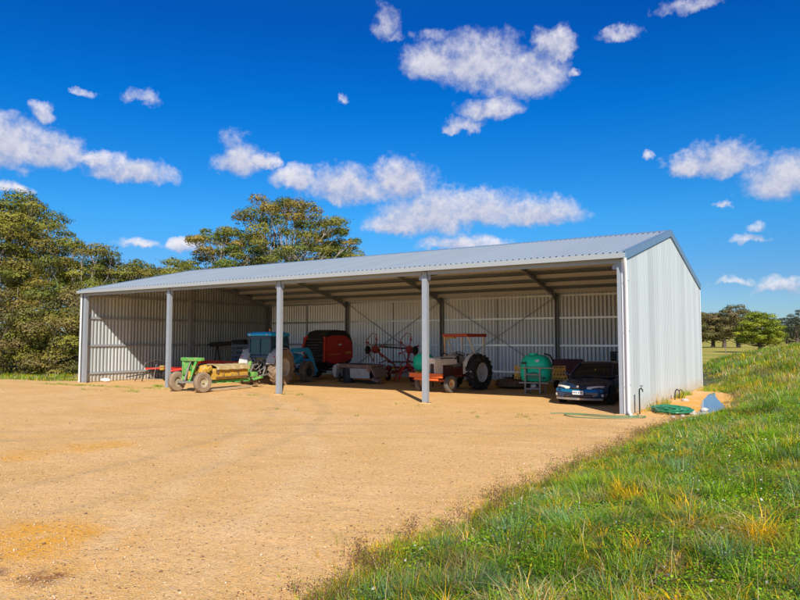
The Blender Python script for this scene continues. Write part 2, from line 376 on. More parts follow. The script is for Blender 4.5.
def yard_poly(name, pts, z, mat, step=.6, amp=.25):
    P = edge_jit(pts, step, amp); V3 = [Vector((p[0], p[1], 0)) for p in P]
    tri = tessellate_polygon([V3]); me = bpy.data.meshes.new(name)
    n = len(P); verts = [(p[0], p[1], z) for p in P]+[(p[0], p[1], z-.12) for p in P]
    faces = [tuple(t) for t in tri]+[(i, (i+1) % n, n+(i+1) % n, n+i) for i in range(n)]
    me.from_pydata(verts, [], faces); bm = bmesh.new(); bm.from_mesh(me); bmesh.ops.recalc_face_normals(bm, faces=bm.faces)
    if sum(f.normal.z for f in bm.faces) < 0: bmesh.ops.reverse_faces(bm, faces=bm.faces)
    bm.to_mesh(me); bm.free()
    me.materials.append(mat); o = bpy.data.objects.new(name, me); COL.objects.link(o); return o
tag(yard_poly('gravel_yard', outline, 0., gravel), kind='structure')
# puddle in the drain beside the wall
waterm = bpy.data.materials.new('drain_water'); waterm.use_nodes = True
_b = waterm.node_tree.nodes['Principled BSDF']; _b.inputs['Base Color'].default_value = (.14, .12, .12, 1); _b.inputs['Roughness'].default_value = .04; _b.inputs['Specular IOR Level'].default_value = .6
wp = yard_poly('puddle_water', [(1.66, 1.2), (2.34, 1.4), (2.26, 3.4), (1.8, 6), (1.25, 9), (.95, 11.2), (.88, 9.5), (1.22, 5.5), (1.55, 3.2)], .006, waterm, .2, .03)
tag(wp, kind='structure')

# loose stones on the yard
def stones(name, n, region, smin, smax, mat, seed=0):
    g = np.random.default_rng(seed); px, py = region(g, n); n = len(px)
    s = smin+(smax-smin)*g.random(n)**3
    base = np.array([[1, 0, 0], [0, 1, 0], [-1, 0, 0], [0, -1, 0], [0, 0, .7], [0, 0, -.5]], float)
    V = base[None]*g.uniform(.6, 1.2, (n, 6, 1))*s[:, None, None]; a = g.random(n)*6.28
    c, sn = np.cos(a)[:, None], np.sin(a)[:, None]
    x = V[..., 0]*c-V[..., 1]*sn; y = V[..., 0]*sn+V[..., 1]*c
    P = np.stack([x+px[:, None], y+py[:, None], V[..., 2]+.003+s[:, None]*.2], -1)
    f = np.array([[0, 1, 4], [1, 2, 4], [2, 3, 4], [3, 0, 4], [1, 0, 5], [2, 1, 5], [3, 2, 5], [0, 3, 5]])
    L = (f[None]+np.arange(n)[:, None, None]*6).reshape(-1)
    pal = np.array([(.74, .52, .29), (.62, .40, .19), (.46, .28, .13), (.24, .14, .08), (.80, .66, .46)])
    cc = pal[g.choice(5, n, p=[.25, .35, .22, .08, .10])]*g.uniform(.8, 1.15, (n, 1))
    return np_mesh(name, P.reshape(-1, 3), L, np.arange(n*8)*3, np.full(n*8, 3), mat, None, np.repeat(cc, 6, axis=0))
def tintmat(name, rough=.8, trans=0.):
    m = bpy.data.materials.new(name); m.use_nodes = True; N = m.node_tree.nodes; L = m.node_tree.links
    b = N['Principled BSDF']; b.inputs['Roughness'].default_value = rough; b.inputs['Specular IOR Level'].default_value = .25
    at = N.new('ShaderNodeAttribute'); at.attribute_name = 'tint'; L.new(at.outputs['Color'], b.inputs['Base Color'])
    if trans:
        t = N.new('ShaderNodeBsdfTranslucent'); L.new(at.outputs['Color'], t.inputs['Color']); mx = N.new('ShaderNodeMixShader'); mx.inputs[0].default_value = trans
        L.new(b.outputs[0], mx.inputs[1]); L.new(t.outputs[0], mx.inputs[2]); L.new(mx.outputs[0], N['Material Output'].inputs['Surface'])
    return m
stone_t = tintmat('loose_stone'); leaf_t = tintmat('leaf', .55, .18); blade_t = tintmat('grass_blade', .45, .5)
def reg_near(g, n):
    y = -17+g.random(n)**1.5*17; x = 1.3-g.random(n)**1.2*(6+(y+17)*1.1); return x, y
def reg_toe(g, n):
    y = g.uniform(-17, 2, n); x = toe(y)+.5-np.abs(g.normal(0, .8, n)); return x, y
tag(stones('loose_gravel', 22000, reg_near, .003, .016, stone_t, 1), kind='stuff')
def reg_wide(g, n):
    y = g.uniform(-17, -1, n); return 1.0-g.random(n)*(3+(y+17)*2), y
tag(stones('scattered_clods', 110, reg_wide, .01, .03, M('earth_clod', (.22, .13, .07), .95, var=.4), 6), kind='stuff')
tag(stones('edge_gravel', 5000, reg_toe, .004, .022, stone_t, 2), kind='stuff')

# ------------------------------------------------------------------ the shed
EA, RI, D, LN = 4.80, 6.42, 14.09, 28.
def gz(y): return EA+(RI-EA)*(1-abs(y-D/2)/(D/2))
shed = thing('farm_shed', 'long open-fronted corrugated steel machinery shed with grey-blue gabled roof', 'shed')
def ribs(u0, u1, pitch=.21):
    prof = [(0, 0), (.115, 0), (.128, .045), (.178, .045), (.191, 0)]; out = []; u = u0
    while u < u1:
        for a, h in prof:
            if u+a <= u1: out.append((u+a, h))
        u += pitch
    out.append((u1, 0)); return out
def wall_sheet(name, axis, u0, u1, c, out, z0, top, mat):
    P = ribs(u0, u1); V = []; n = len(P)
    for u, h in P:
        o = c+out*h
        for z in (z0, top(u)): V.append((u, o, z) if axis == 'x' else (o, u, z))
    f = np.array([[2*i, 2*i+2, 2*i+3, 2*i+1] for i in range(n-1)])
    return np_mesh(name, V, f.ravel(), np.arange(n-1)*4, np.full(n-1, 4), mat, shed)
def split_y(u0, u1, c, out, name):
    wall_sheet(name, 'y', u0, D/2, c, out, .02, gz, wall_y); wall_sheet(name, 'y', D/2, u1, c, out, .02, gz, wall_y)
split_y(.02, D, 0., 1, 'end_wall'); split_y(.02, D, -LN, -1, 'end_wall')
wall_sheet('back_wall', 'x', -LN, 0, D, 1, .02, lambda u: EA-.02, wall_x)
def roof(y0, z0, y1, z1, name):
    P = ribs(-LN-.06, .06); n = len(P); V = []
    for u, h in P: V += [(u, y0, z0+h), (u, y1, z1+h)]
    f = np.array([[2*i, 2*i+2, 2*i+3, 2*i+1] for i in range(n-1)])
    return np_mesh(name, V, f.ravel(), np.arange(n-1)*4, np.full(n-1, 4), roof_x, shed)
SL = (RI-EA)/(D/2)
roof(-.10, EA-.10*SL+.06, D/2, RI+.06, 'roof'); roof(D+.1, EA-.10*SL+.06, D/2, RI+.06, 'roof')
b = MB(); b.prism([(D/2-.19, RI+.06-.015), (D/2, RI+.125), (D/2+.19, RI+.06-.015), (D/2+.19, RI+.062-.02), (D/2, RI+.118), (D/2-.19, RI+.06-.02)], -LN-.08, .08); b.build('ridge_cap', bargem, shed, 0)
for x0, x1 in ((.045, .085), (-LN-.085, -LN-.045)):   # barge flashing on both gables
    for s in (0, 1):
        ya, za, yb, zb = -.12, EA-.12*SL+.11, D/2, RI+.11
        pts = [(ya, za), (yb, zb), (yb, zb-.24), (ya, za-.24)]
        if s: pts = [(D-y, z) for y, z in pts]
        MB().prism(pts, x0, x1).build('barge_flashing', bargem, shed, 0)
        pt = [(ya, za), (yb, zb), (yb, zb+.012), (ya, za+.012)]
        if s: pt = [(D-y, z) for y, z in pt]
        MB().prism(pt, min(x0, x1)-.1, max(x0, x1)+.004 if x0 > 0 else x1+.1).build('barge_flashing', bargem, shed, 0)
# gutter (quad profile, open top) and header beam
for (yy, s) in ((-.12, -1), (D+.12, 1)):
    MB().prism([(yy, EA+.05), (yy, EA-.10), (yy+s*.13, EA-.12), (yy+s*.15, EA+.02), (yy+s*.14, EA+.02), (yy+s*.12, EA-.105), (yy+s*.01, EA-.09), (yy+s*.01, EA+.05)], -LN-.05, .05).build('gutter', gutterm, shed, 0)
for k in range(4):
    x0 = -7.*k
    b = MB(); b.prism([(.03, EA-.10), (.03, EA-.24), (.09, EA-.24), (.09, EA-.225), (.045, EA-.225), (.045, EA-.115), (.09, EA-.115), (.09, EA-.10)], x0-7+.13, x0-.13); b.build('header_beam', galv, shed, 0)
# front columns (lipped channels, back to back flange, base plate)
def channel(cx, cy, z0, z1, w, d, open_y=1, t=.008):
    b = MB(); h = (z0+z1)/2; L = z1-z0
    b.box((cx, cy-open_y*d/2, h), (w, t, L)); b.box((cx-w/2+t/2, cy, h), (t, d-t*2, L)); b.box((cx+w/2-t/2, cy, h), (t, d-t*2, L))
    b.box((cx-w/2+.02, cy+open_y*d/2, h), (.04, t, L)); b.box((cx+w/2-.02, cy+open_y*d/2, h), (.04, t, L)); return b
for k in range(5):
    x = -7.*k; x = -.14 if k == 0 else (-27.72 if k == 4 else x)
    b = channel(x, .10, .0, EA-.14, .20, .16); p = b.build('post', galv, shed, 0)
    b = MB(); b.box((x, .10, .012), (.34, .26, .024))
    for sx in (-1, 1): b.cyl((x+sx*.13, -.0, .02), (x+sx*.13, -.0, .06), .014, n=6)
    b.build('base_plate', darksteel, p, 0)
    b = MB(); b.box((x-.0, .105, EA-.30), (.42, .012, .26)); b.box((x-.17, .09, EA-.36), (.16, .01, .12), (0, 0, 0)); b.build('gusset', galv, p, 0)
for k in range(5):
    x = -7.*k; x = -.14 if k == 0 else (-27.72 if k == 4 else x)
    b = MB(); b.ball((0, 0, -.01), .27, (1.15, .8, .16), 3, .10); o = b.build('sand_mound', gravel, None, 60); o.location = (x, .02, 0); tag(o, kind='structure')
# rafters (I section) following both slopes, rear columns
for k in range(5):
    x = -7.*k; x = -.16 if k == 0 else (-27.8 if k == 4 else x)
    b = MB()
    for s in (0, 1):
        for (dz, w, h) in ((-.13, .12, .015), (-.245, .012, .22), (-.365, .12, .015)):
            ya, yb = .1, D/2; za, zb = gz(ya)+dz, gz(yb)+dz
            pts = [(ya, za-h/2), (yb, zb-h/2), (yb, zb+h/2), (ya, za+h/2)]
            if s: pts = [(D-y, z) for y, z in pts]
            b.prism(pts, x-w/2, x+w/2)
    b.build('rafter', galvdark, shed, 0)
    b = channel(x, D-.14, 0, gz(.15)-.16, .18, .20, -1); p = b.build('rear_column', galvdark, shed, 0)
    if 0 < k < 4:
        b = MB(); b.prism([(D-.25, 4.5), (D-.25, 4.25), (D-.9, gz(D-.9)-.38), (D-.6, gz(D-.6)-.37)], x-.02, x+.02); b.build('knee_bracket', galvdark, p, 0)
# purlins
for s in (0, 1):
    for i in range(6):
        y = .62+i*1.22; yy = D-y if s else y; z = gz(y)-.02
        b = MB(); b.box((-LN/2, yy, z-.008), (LN-.1, .07, .010)); b.box((-LN/2, yy-.03, z-.11), (LN-.1, .008, .20)); b.box((-LN/2, yy-.065, z-.212), (LN-.1, .07, .010)); b.build('purlin', purlinm, shed, 0)
# girts: back wall and both ends
for z in (.48, 1.95, 3.42, 4.62):
    for k in range(4):
        x0 = -7.*k; b = MB(); b.box((x0-3.5, D-.055, z), (6.78, .09, .10)); b.build('girt', girtm, shed, 0)
    for xx, cc in ((-.045, 1), (-LN+.045, -1)):
        for (ya, yb) in ((.22, D/2-.12), (D/2+.12, D-.28)):
            zt = z
            b = MB(); b.box((xx, (ya+yb)/2, zt), (.07, yb-ya, .11)); b.build('girt', galvdark, shed, 0)
for xx in (-.16, -LN+.19):
    channel(xx, D/2, 0, RI-.4, .2, .18).build('end_column', galvdark, shed, 0)
for k in range(4):
    b = MB(); b.box((-7.*k-3.5, D-.035, 2.4), (.05, .03, 4.4)); b.build('bridging', galvdark, shed, 0)
for (xa, xb) in ((-7.15, -13.85), (-14.15, -20.85)):   # cross bracing straps
    for (za, zb) in ((.3, 4.5), (4.5, .3)):
        b = MB(); b.bar((xa, D-.115 if za < 1 else D-.125, za), (xb, D-.115 if za < 1 else D-.125, zb), .008, .04); b.build('brace_strap', galvdark, shed, 0)
# roof bracing rods in end bay
for (a, c) in (((-7.1, .3, gz(.3)-.3), (-13.9, 6.9, gz(6.9)-.3)), ((-13.9, .3, gz(.3)-.32), (-7.1, 6.9, gz(6.9)-.32))):
    MB().cyl(a, c, .012, n=6).build('brace_rod', galvdark, shed, 0)
# corner flashings
for x, sx in ((0., 1), (-LN, -1)):
    b = MB(); b.box((x-sx*.02, -.012, 2.36), (.15, .012, 4.64)); b.box((x+sx*.049, .055, 2.36), (.012, .12, 4.64)); b.build('corner_flashing', flashw, shed, 0)
    b = MB(); b.box((x+sx*.046, D+.0, 2.36), (.012, .12, 4.64)); b.box((x, D+.045, 2.36), (.12, .012, 4.64)); b.build('corner_flashing', flashw, shed, 0)
b = MB(); b.tube([(.055, -.19, EA-.12), (.055, -.15, EA-.30), (.055, -.075, EA-.5), (.055, -.075, .45), (.055, -.075, .16), (.10, -.16, .07), (.17, -.27, .045)], .05, 12); b.build('downpipe', flashw, shed, 30)
for z in (.9, 2.5, 4.0): MB().box((.055, -.052, z), (.13, .09, .03)).build('pipe_bracket', galv, shed, 0)

# ------------------------------------------------------------------ vehicle parts
def wheel(parent, pos, r, w, rr, tyre, rim, lugs=0, name='wheel', out=1, hub=None):
    """tyre mesh is the part, rim and hub its sub-parts; axle along local x"""
    b = MB(); x, y, z = pos
    prof = [(rr, -w*.36), (rr*1.04, -w*.42), ((rr+r)/2, -w*.5), (r*.93, -w*.47), (r*.965, -w*.36), (r*.975, 0), (r*.965, w*.36), (r*.93, w*.47), ((rr+r)/2, w*.5), (rr*1.04, w*.42), (rr, w*.36)]
    b.lathe(prof, pos, 'x', 40)
    if lugs:
        for k in range(lugs):
            for s in (-1, 1):
                a = 2*math.pi*(k+(.5 if s > 0 else 0))/lugs
                rot = Matrix.Rotation(a, 4, 'X'); T = Matrix.Translation(pos) @ rot @ Matrix.Translation((s*w*.25, 0, r*.972)) @ Matrix.Rotation(s*R(40), 4, 'Z')
                q = bmesh.ops.create_cube(b.bm, size=1)['verts']
                for v in q: v.co = Vector((v.co.x*w*.62, v.co.y*r*.075, v.co.z*r*.085))
                bmesh.ops.transform(b.bm, matrix=T, verts=q)
                T = Matrix.Translation(pos) @ Matrix.Rotation(a+s*.0+.16*(1 if s > 0 else 1)*s*s, 4, 'X') @ Matrix.Translation((s*w*.485, 0, r*.90))
                q = bmesh.ops.create_cube(b.bm, size=1)['verts']
                for v in q: v.co = Vector((v.co.x*w*.06, v.co.y*r*.075, v.co.z*r*.15))
                bmesh.ops.transform(b.bm, matrix=T, verts=q)
    t = b.build(name, tyre, parent, 35)
    b = MB(); o = out
    b.lathe([(rr*1.02, -w*.40), (rr*1.05, -w*.42), (rr*1.05, -w*.38), (rr*.9, -w*.3), (rr*.9, w*.3), (rr*1.05, w*.38), (rr*1.05, w*.42), (rr*1.02, w*.40), (rr*.84, w*.3), (rr*.84, -w*.3)], pos, 'x', 32)
    b.lathe([(.001, o*w*.10), (rr*.35, o*w*.10), (rr*.45, o*w*.02), (rr*.88, o*w*.12), (rr*.88, o*w*.09), (rr*.45, -o*w*.02), (.001, o*.0)], pos, 'x', 24)
    b.build('rim', rim, t, 30)
    b = MB(); b.cyl((x, y, z), (x+o*w*.34, y, z), rr*.2, n=12)
    for k in range(6):
        a = k*math.pi/3; b.cyl((x+o*w*.08, y+rr*.32*math.cos(a), z+rr*.32*math.sin(a)), (x+o*w*.16, y+rr*.32*math.cos(a), z+rr*.32*math.sin(a)), rr*.05, n=6)
    b.build('hub', hub or darksteel, t, 30); return t
def arc(cy, cz, r, a0, a1, n=12): return [(cy+r*math.cos(R(a0+(a1-a0)*i/n)), cz+r*math.sin(R(a0+(a1-a0)*i/n))) for i in range(n+1)]
def fender(b, cy, cz, r, a0, a1, x0, x1, t=.02):
    o = arc(cy, cz, r, a0, a1); i = list(reversed(arc(cy, cz, r-t, a0, a1))); b.prism(o+i, x0, x1); return b

# ------------------------------------------------------------------ white tractor (heads toward the yard)
t = thing('tractor', 'old white tractor with red canopy and orange front beam', 'tractor', (-8.90, 6.92, 0), math.atan2(.15, -.99))
whitewheel = M('grey_wheel_paint', (.55, .52, .48), .6, dirt=((.3, .24, .17), .5, .8, 6))
for s in (-1, 1):
    wheel(t, (s*.78, 0, .79), .79, .40, .42, rubber, whitewheel, 18, out=s, hub=palewhite)
    wheel(t, (s*.80, 2.2, .37), .37, .20, .19, M('grey_rubber', (.12, .11, .10), .85, dirt=(DUST, .6, .9, 5)), M('cream_rim', (.72, .58, .30), .6, dirt=((.4, .2, .1), .5, .8, 8)), 0, out=s, hub=orangep)
b = MB(); b.box((0, .1, .80), (.42, .9, .46), bev=.03); b.cyl((-.62, 0, .79), (.62, 0, .79), .14, n=16); b.box((0, .85, .82), (.30, .8, .30), bev=.03); b.build('gearbox', M('gearbox_red', (.16, .03, .02), .6), t)
b = MB(); b.box((0, 1.55, .88), (.36, .9, .42), bev=.03); b.box((.20, 1.5, 1.02), (.10, .6, .16), bev=.02); b.cyl((.21, 1.25, .75), (.21, 1.5, .75), .055); b.cyl((.22, 1.65, .8), (.22, 1.85, .8), .05); b.box((-.2, 1.45, 1.0), (.08, .5, .2), bev=.02)
for k in range(4): b.cyl((.27, 1.28+k*.16, .98), (.27, 1.28+k*.16, 1.14), .022, n=8)
b.tube([(.24, 1.2, 1.1), (.29, 1.35, .9), (.27, 1.6, .75)], .02); b.build('engine', M('engine_red', (.11, .03, .02), .6, dirt=((.05, .04, .03), .45, .7, 9)), t)
b = MB()   # bonnet with sloped nose
sec = []
for (y, w, z0, z1) in ((1.0, .27, 1.17, 1.53), (1.45, .28, 1.17, 1.52), (2.05, .285, 1.15, 1.50), (2.50, .28, 1.13, 1.47), (2.58, .27, 1.15, 1.44)):
    sec.append([(-w, y, z0), (-w, y, z1-.07), (-w+.05, y, z1-.01), (0, y, z1+.02), (w-.05, y, z1-.01), (w, y, z1-.07), (w, y, z0)])
b.rings(sec); b.build('bonnet', creamp, t, 35)
b = MB(); b.prism([(2.02, .80), (2.02, 1.19), (2.57, 1.19), (2.57, .80)], -.27, .27); b.box((0, 2.50, .74), (.5, .3, .12)); b.build('grille_housing', creamp, t, 30)
for s in (-1, 1):
    b = MB(); b.box((s*.125, 2.575, 1.02), (.19, .03, .40))
    for k in range(9): b.box((s*.125, 2.597, .85+k*.042), (.18, .008, .012))
    b.build('grille', M('grille_brown', (.10, .06, .045), .7), t, 0)
    b = MB(); b.ball((s*.16, 2.585, 1.335), .06, (1, .35, .75)); b.build('headlight', lampglass, t)
    b = MB(); b.box((s*.2865, 1.75, 1.44), (.004, .95, .045)); b.box((s*.2865, 1.12, 1.43), (.006, .18, .07)); b.build('bonnet_stripe', inkm, t, 0)
b = MB(); b.box((0, 2.86, .74), (1.78, .10, .19), bev=.008); b.box((0, 2.84, .58), (1.3, .06, .10)); b.build('front_beam', orangep, t, 0)
b = MB(); b.bar((-.2, 2.82, .66), (-.17, 2.2, .68), .06, .10); b.bar((.2, 2.82, .66), (.17, 2.2, .68), .06, .10); b.build('beam_mount', orangep, t, 0)
b = MB(); b.bar((-.72, 2.2, .50), (.72, 2.2, .50), .10, .10); b.cyl((-.70, 2.2, .37), (-.70, 2.2, .62), .04); b.cyl((.70, 2.2, .37), (.70, 2.2, .62), .04); b.box((0, 2.2, .58), (.2, .2, .2)); b.tube([(.66, 2.1, .48), (.4, 1.4, .55), (.3, .9, .7)], .018); b.build('front_axle', redrust, t, 30)
for s in (-1, 1):
    b = MB(); fender(b, 0, .80, .88, 20, 150, s*.46, s*.66); b.prism(arc(0, .8, .865, 20, 150)+[(-.5, .75), (.55, .75)], s*.46, s*.475)
    b.build('fender', creamp, t, 30)
    b = MB(); b.box((s*.75, .62, .85), (.42, .3, .03)); b.box((s*.55, .78, 1.02), (.03, .24, .55)); b.build('footplate', creamp, t, 0)
b = MB(); b.box((0, -.22, 1.10), (.46, .44, .12), bev=.04); b.box((0, -.44, 1.36), (.46, .10, .48), bev=.04); b.cyl((0, -.2, .95), (0, -.2, 1.06), .1); b.build('seat', blackm, t)
b = MB(); b.lathe([(.20+.016*math.cos(a), .016*math.sin(a)) for a in [k*math.pi/4 for k in range(8)]], (0, 0, 0), 'z', 24)
for k in range(3): b.bar((0, 0, -.03), (.19*math.cos(k*2.094), .19*math.sin(k*2.094), 0), .02, .012)
bmesh.ops.transform(b.bm, matrix=Matrix.Translation((0, .36, 1.62)) @ Matrix.Rotation(R(-30), 4, 'X').inverted(), verts=b.bm.verts[:]); b.cyl((0, .36, 1.6), (0, .75, 1.35), .025); b.build('steering_wheel', blackm, t)
b = MB(); b.box((0, .84, 1.38), (.44, .26, .30), bev=.03); b.build('dashboard', blackm, t)
b = MB(); b.tube([(-.14, 1.9, 1.5), (-.14, 1.9, 1.62), (-.16, 1.7, 1.66), (-.18, 1.6, 1.58)], .022, 8); b.build('air_pipe', blackm, t)
b = MB(); b.box((0, .02, 2.50), (1.34, 1.55, .05), bev=.02)
b.box((0, .80, 2.45), (1.34, .03, .14)); b.box((0, -.73, 2.45), (1.34, .03, .14)); b.box((.67, .02, 2.45), (.03, 1.55, .14)); b.box((-.67, .02, 2.45), (.03, 1.55, .14)); b.build('canopy', canopyp, t, 30)
b = MB(); b.box((.30, .70, 2.36), (.5, .14, .09), bev=.01); b.build('canopy_box', yellowp, t)
for s in (-1, 1):
    b = MB(); b.bar((s*.60, -.60, 1.55), (s*.60, -.60, 2.44), .06); b.build('canopy_post', creamp, t, 0)
    b = MB(); b.bar((s*.60, .05, 1.60), (s*.60, .66, 2.44), .05); b.build('canopy_post', creamp, t, 0)
b = MB(); b.bar((.56, .74, 1.30), (.60, .76, 2.44), .09); b.build('front_canopy_post', M('rusty_cream', (.60, .38, .22), .7, dirt=(DUST, .5, .8, 6)), t, 0)
b = MB(); b.bar((-.3, -.5, .55), (-.35, -1.2, .5), .05); b.bar((.3, -.5, .55), (.35, -1.2, .5), .05); b.bar((0, -.45, .95), (0, -1.2, .9), .04); b.bar((-.35, -.9, .55), (-.3, -.4, 1.1), .03); b.bar((.35, -.9, .55), (.3, -.4, 1.1), .03); b.build('hitch_arms', darksteel, t, 0)

# ------------------------------------------------------------------ blue tractor with loader (heads into the shed)
t = thing('tractor', 'blue cab tractor with front loader and big dusty tyres', 'tractor', (-18.78, 4.35, 0), .18)
rimw = M('rim_dusty_white', (.55, .50, .42), .7, dirt=(DUST, .45, .7, 5))
for s in (-1, 1):
    wheel(t, (s*.86, 0, .87), .87, .50, .43, rubber_dusty, rimw, 18, out=s, hub=rimw)
    wheel(t, (s*.86, 2.5, .56), .56, .36, .30, M('rubber_mid', (.13, .10, .075), .9, var=.3, dirt=((.30, .22, .14), .4, .7, 5)), darksteel, 16, out=s)
b = MB(); b.box((0, .3, .90), (.5, 1.2, .5), bev=.04); b.cyl((-.66, 0, .87), (.66, 0, .87), .16, n=16); b.box((0, 1.5, .85), (.42, 1.8, .4), bev=.03); b.bar((-.70, 2.5, .56), (.70, 2.5, .56), .14); b.build('chassis', darksteel, t)
b = MB(); sec = []
for (y, w, z0, z1) in ((1.05, .36, 1.0, 1.62), (1.6, .37, 1.0, 1.60), (2.4, .36, 1.0, 1.54), (2.95, .33, .95, 1.46), (3.1, .30, .97, 1.36)):
    sec.append([(-w, y, z0), (-w, y, z1-.1), (-w+.08, y, z1-.01), (0, y, z1+.02), (w-.08, y, z1-.01), (w, y, z1-.1), (w, y, z0)])
b.rings(sec); b.build('bonnet', bluep, t, 35)
b = MB(); b.box((0, 3.11, 1.12), (.5, .03, .36)); b.build('grille', blackm, t, 0)
b = MB(); b.prism([(-.62, 1.52), (-.50, 1.15), (1.05, 1.15), (1.10, 1.60), (.92, 2.42), (-.60, 2.42)], -.60, .60); b.build('cab_glass', glassb, t, 0)
b = MB()
for s in (-1, 1):
    for (a, c) in (((-.64, 1.35), (-.62, 2.45)), ((.30, 1.2), (.22, 2.45)), ((1.12, 1.2), (.94, 2.45)), ((-.55, 1.2), (1.1, 1.16))): b.bar((s*.61, a[0], a[1]), (s*.61, c[0], c[1]), .055)
b.box((0, -.645, 1.42), (1.2, .05, .12)); b.box((0, -.64, 1.95), (.03, .04, .9)); b.box((0, -.66, 2.36), (1.2, .04, .1)); b.box((0, 1.11, 1.2), (1.2, .05, .1)); b.build('cab_frame', bluedark, t, 0)
b = MB(); b.box((0, .15, 2.52), (1.42, 1.80, .17), bev=.06); b.box((0, .15, 2.62), (1.1, 1.4, .05), bev=.02); b.build('roof', blueroof, t, 40)
b = MB(); b.cyl((.45, -.45, 2.66), (.45, -.45, 2.80), .055, .045); b.build('beacon', amber, t)
for s in (-1, 1):
    b = MB(); b.ball((s*.5, -.79, 2.50), .045, (1, .5, 1)); b.build('work_light', lampglass, t)
    b = MB(); fender(b, 0, .87, .98, 30, 168, s*.56, s*1.04, .03); b.prism(arc(0, .87, .96, 30, 168)+[(-.6, .9), (.7, .9)], s*.56, s*.58); b.build('fender', palewhite, t, 30)
    b = MB(); b.box((s*.95, -.80, 1.42), (.12, .04, .07)); b.build('tail_light', redp, t, 0)
b = MB()   # three point linkage, muddy
for s in (-1, 1):
    b.bar((s*.32, -.35, .55), (s*.42, -1.25, .50), .07); b.bar((s*.35, -.45, 1.3), (s*.40, -.95, .52), .045); b.bar((s*.3, -.3, 1.15), (s*.36, -.65, 1.32), .08); b.cyl((s*.18, -.3, .6), (s*.18, -.55, 1.2), .045)
b.bar((0, -.4, 1.1), (0, -1.25, 1.02), .055); b.bar((-.1, -.5, .4), (-.1, -1.1, .38), .08); b.tube([(.12, -.5, 1.3), (.2, -.85, 1.0), (.15, -1.2, .8), (.1, -1.35, .9)], .018, 6); b.tube([(.22, -.5, 1.25), (.32, -.8, .85), (.2, -1.1, .7)], .018, 6)
b.build('linkage', greysteel, t, 30)
for s in (-1, 1):
    b = MB(); b.bar((s*.56, 1.35, .85), (s*.56, 1.35, 1.72), .14, .16); b.build('loader_mast', bluep, t, 0)
    b = MB(); b.prism([(1.25, 1.80), (1.35, 1.60), (2.7, 1.62), (3.05, 1.30), (3.75, .40), (3.95, .50), (3.25, 1.55), (2.85, 1.84)], s*.56-.045+s*.11, s*.56+.045+s*.11); b.build('loader_arm', bluep, t, 0)
    b = MB(); b.cyl((s*.68, 1.45, 1.10), (s*.68, 2.2, 1.36), .05, n=10); b.cyl((s*.68, 2.2, 1.36), (s*.68, 2.72, 1.54), .028, n=8); b.build('lift_ram', bluep, t, 30)
    b = MB(); b.cyl((s*.55, 2.9, 1.78), (s*.55, 3.5, 1.25), .04, n=8); b.cyl((s*.55, 3.5, 1.25), (s*.55, 3.85, .9), .022, n=8); b.build('tilt_ram', darksteel, t, 30)
b = MB(); b.bar((-.67, 3.3, 1.15), (.67, 3.3, 1.15), .10); b.box((0, 3.95, .52), (1.2, .06, .5)); b.bar((-.5, 3.95, .3), (-.5, 3.95, .85), .08); b.bar((.5, 3.95, .3), (.5, 3.95, .85), .08); b.build('loader_frame', bluep, t, 0)
b = MB(); b.tube([(.40, 1.15, 1.5), (.42, 1.15, 2.35), (.42, 1.05, 2.5)], .045, 10); b.build('exhaust_stack', darksteel, t)

# ------------------------------------------------------------------ green / yellow mower on two dusty wheels, hitched behind the blue tractor
t = thing('trailed_mower', 'green and yellow trailed mower on two small dusty wheels', 'mower', (-18.17, -1.0, 0), .02)
for s in (-1, 1): wheel(t, (s*.80, 0, .44), .44, .24, .21, rubber_dusty, M('dusty_rim', (.40, .36, .24), .8, dirt=(DUST, .4, .7, 6)), 0, out=s, hub=M('dusty_yellow', (.5, .42, .2), .8))
b = MB(); b.bar((-.72, 0, .42), (.72, 0, .42), .10); b.build('axle', greysteel, t, 0)
b = MB(); b.box((-.08, .15, 1.40), (1.10, .26, .16), bev=.03)
b.prism([(-.62, 1.34), (-.08, 1.34), (-.05, 1.0), (-.22, .75), (-.30, .48), (-.55, .5), (-.62, .9)], .10, .17, 'xz'); b.bar((-.50, .12, .5), (-.52, .14, 1.36), .15, .13); b.bar((-.0, .0, .45), (.28, .14, 1.36), .16, .10); b.bar((-.10, .16, .46), (-.2, .16, 1.34), .10, .08)
b.bar((.3, .15, 1.36), (.62, .18, 1.42), .14, .12); b.box((-.3, .04, .98), (.34, .10, .5), bev=.02)
b.build('lift_frame', greenp, t, 30)
b = MB(); b.cyl((-.22, -.08, .50), (-.06, -.02, 1.05), .045); b.cyl((-.06, -.02, 1.05), (.02, .02, 1.3), .028, n=8); b.build('ram', greysteel, t)
b = MB(); b.cyl((.02, -.06, .55), (.06, -.06, .9), .055); b.box((.42, .35, .84), (.30, .3, .18), bev=.02); b.box((-.02, .32, .95), (.16, .2, .4), (.2, 0, .3), bev=.02); b.box((.62, .5, .98), (.12, .3, .2), (.5, .2, 0), bev=.02); b.build('yellow_bracket', yellowp, t)
b = MB()
for k in range(5): b.tube(smooth_path([(-.3+.12*k, .1, 1.3), (-.1+.1*k, .3, 1.12-.03*k), (.1+.06*k, .7, .9), (.3, 1.2+.1*k, 1.12), (.2+.05*k, 2.2, 1.16), (.1, 3.3, .9)], 4), .014, 5)
b.bar((-.45, .2, .45), (.5, .9, .42), .08); b.bar((.75, .3, .3), (.15, .9, .9), .05); b.cyl((.45, .75, .98), (.45, .75, 1.12), .07); b.bar((-.3, .25, .7), (.35, .55, .75), .06); b.build('hoses_and_links', darksteel, t, 30)
b = MB()
for k in range(2): b.box((.655, 1.35+k*.9, .74), (.02, .04, .24))
b.box((.65, 1.9, .60), (.03, 2.0, .05)); b.cyl((.62, 1.0, .86), (.68, 1.0, .86), .08); b.build('deck_ribs', rustbr, t, 0)
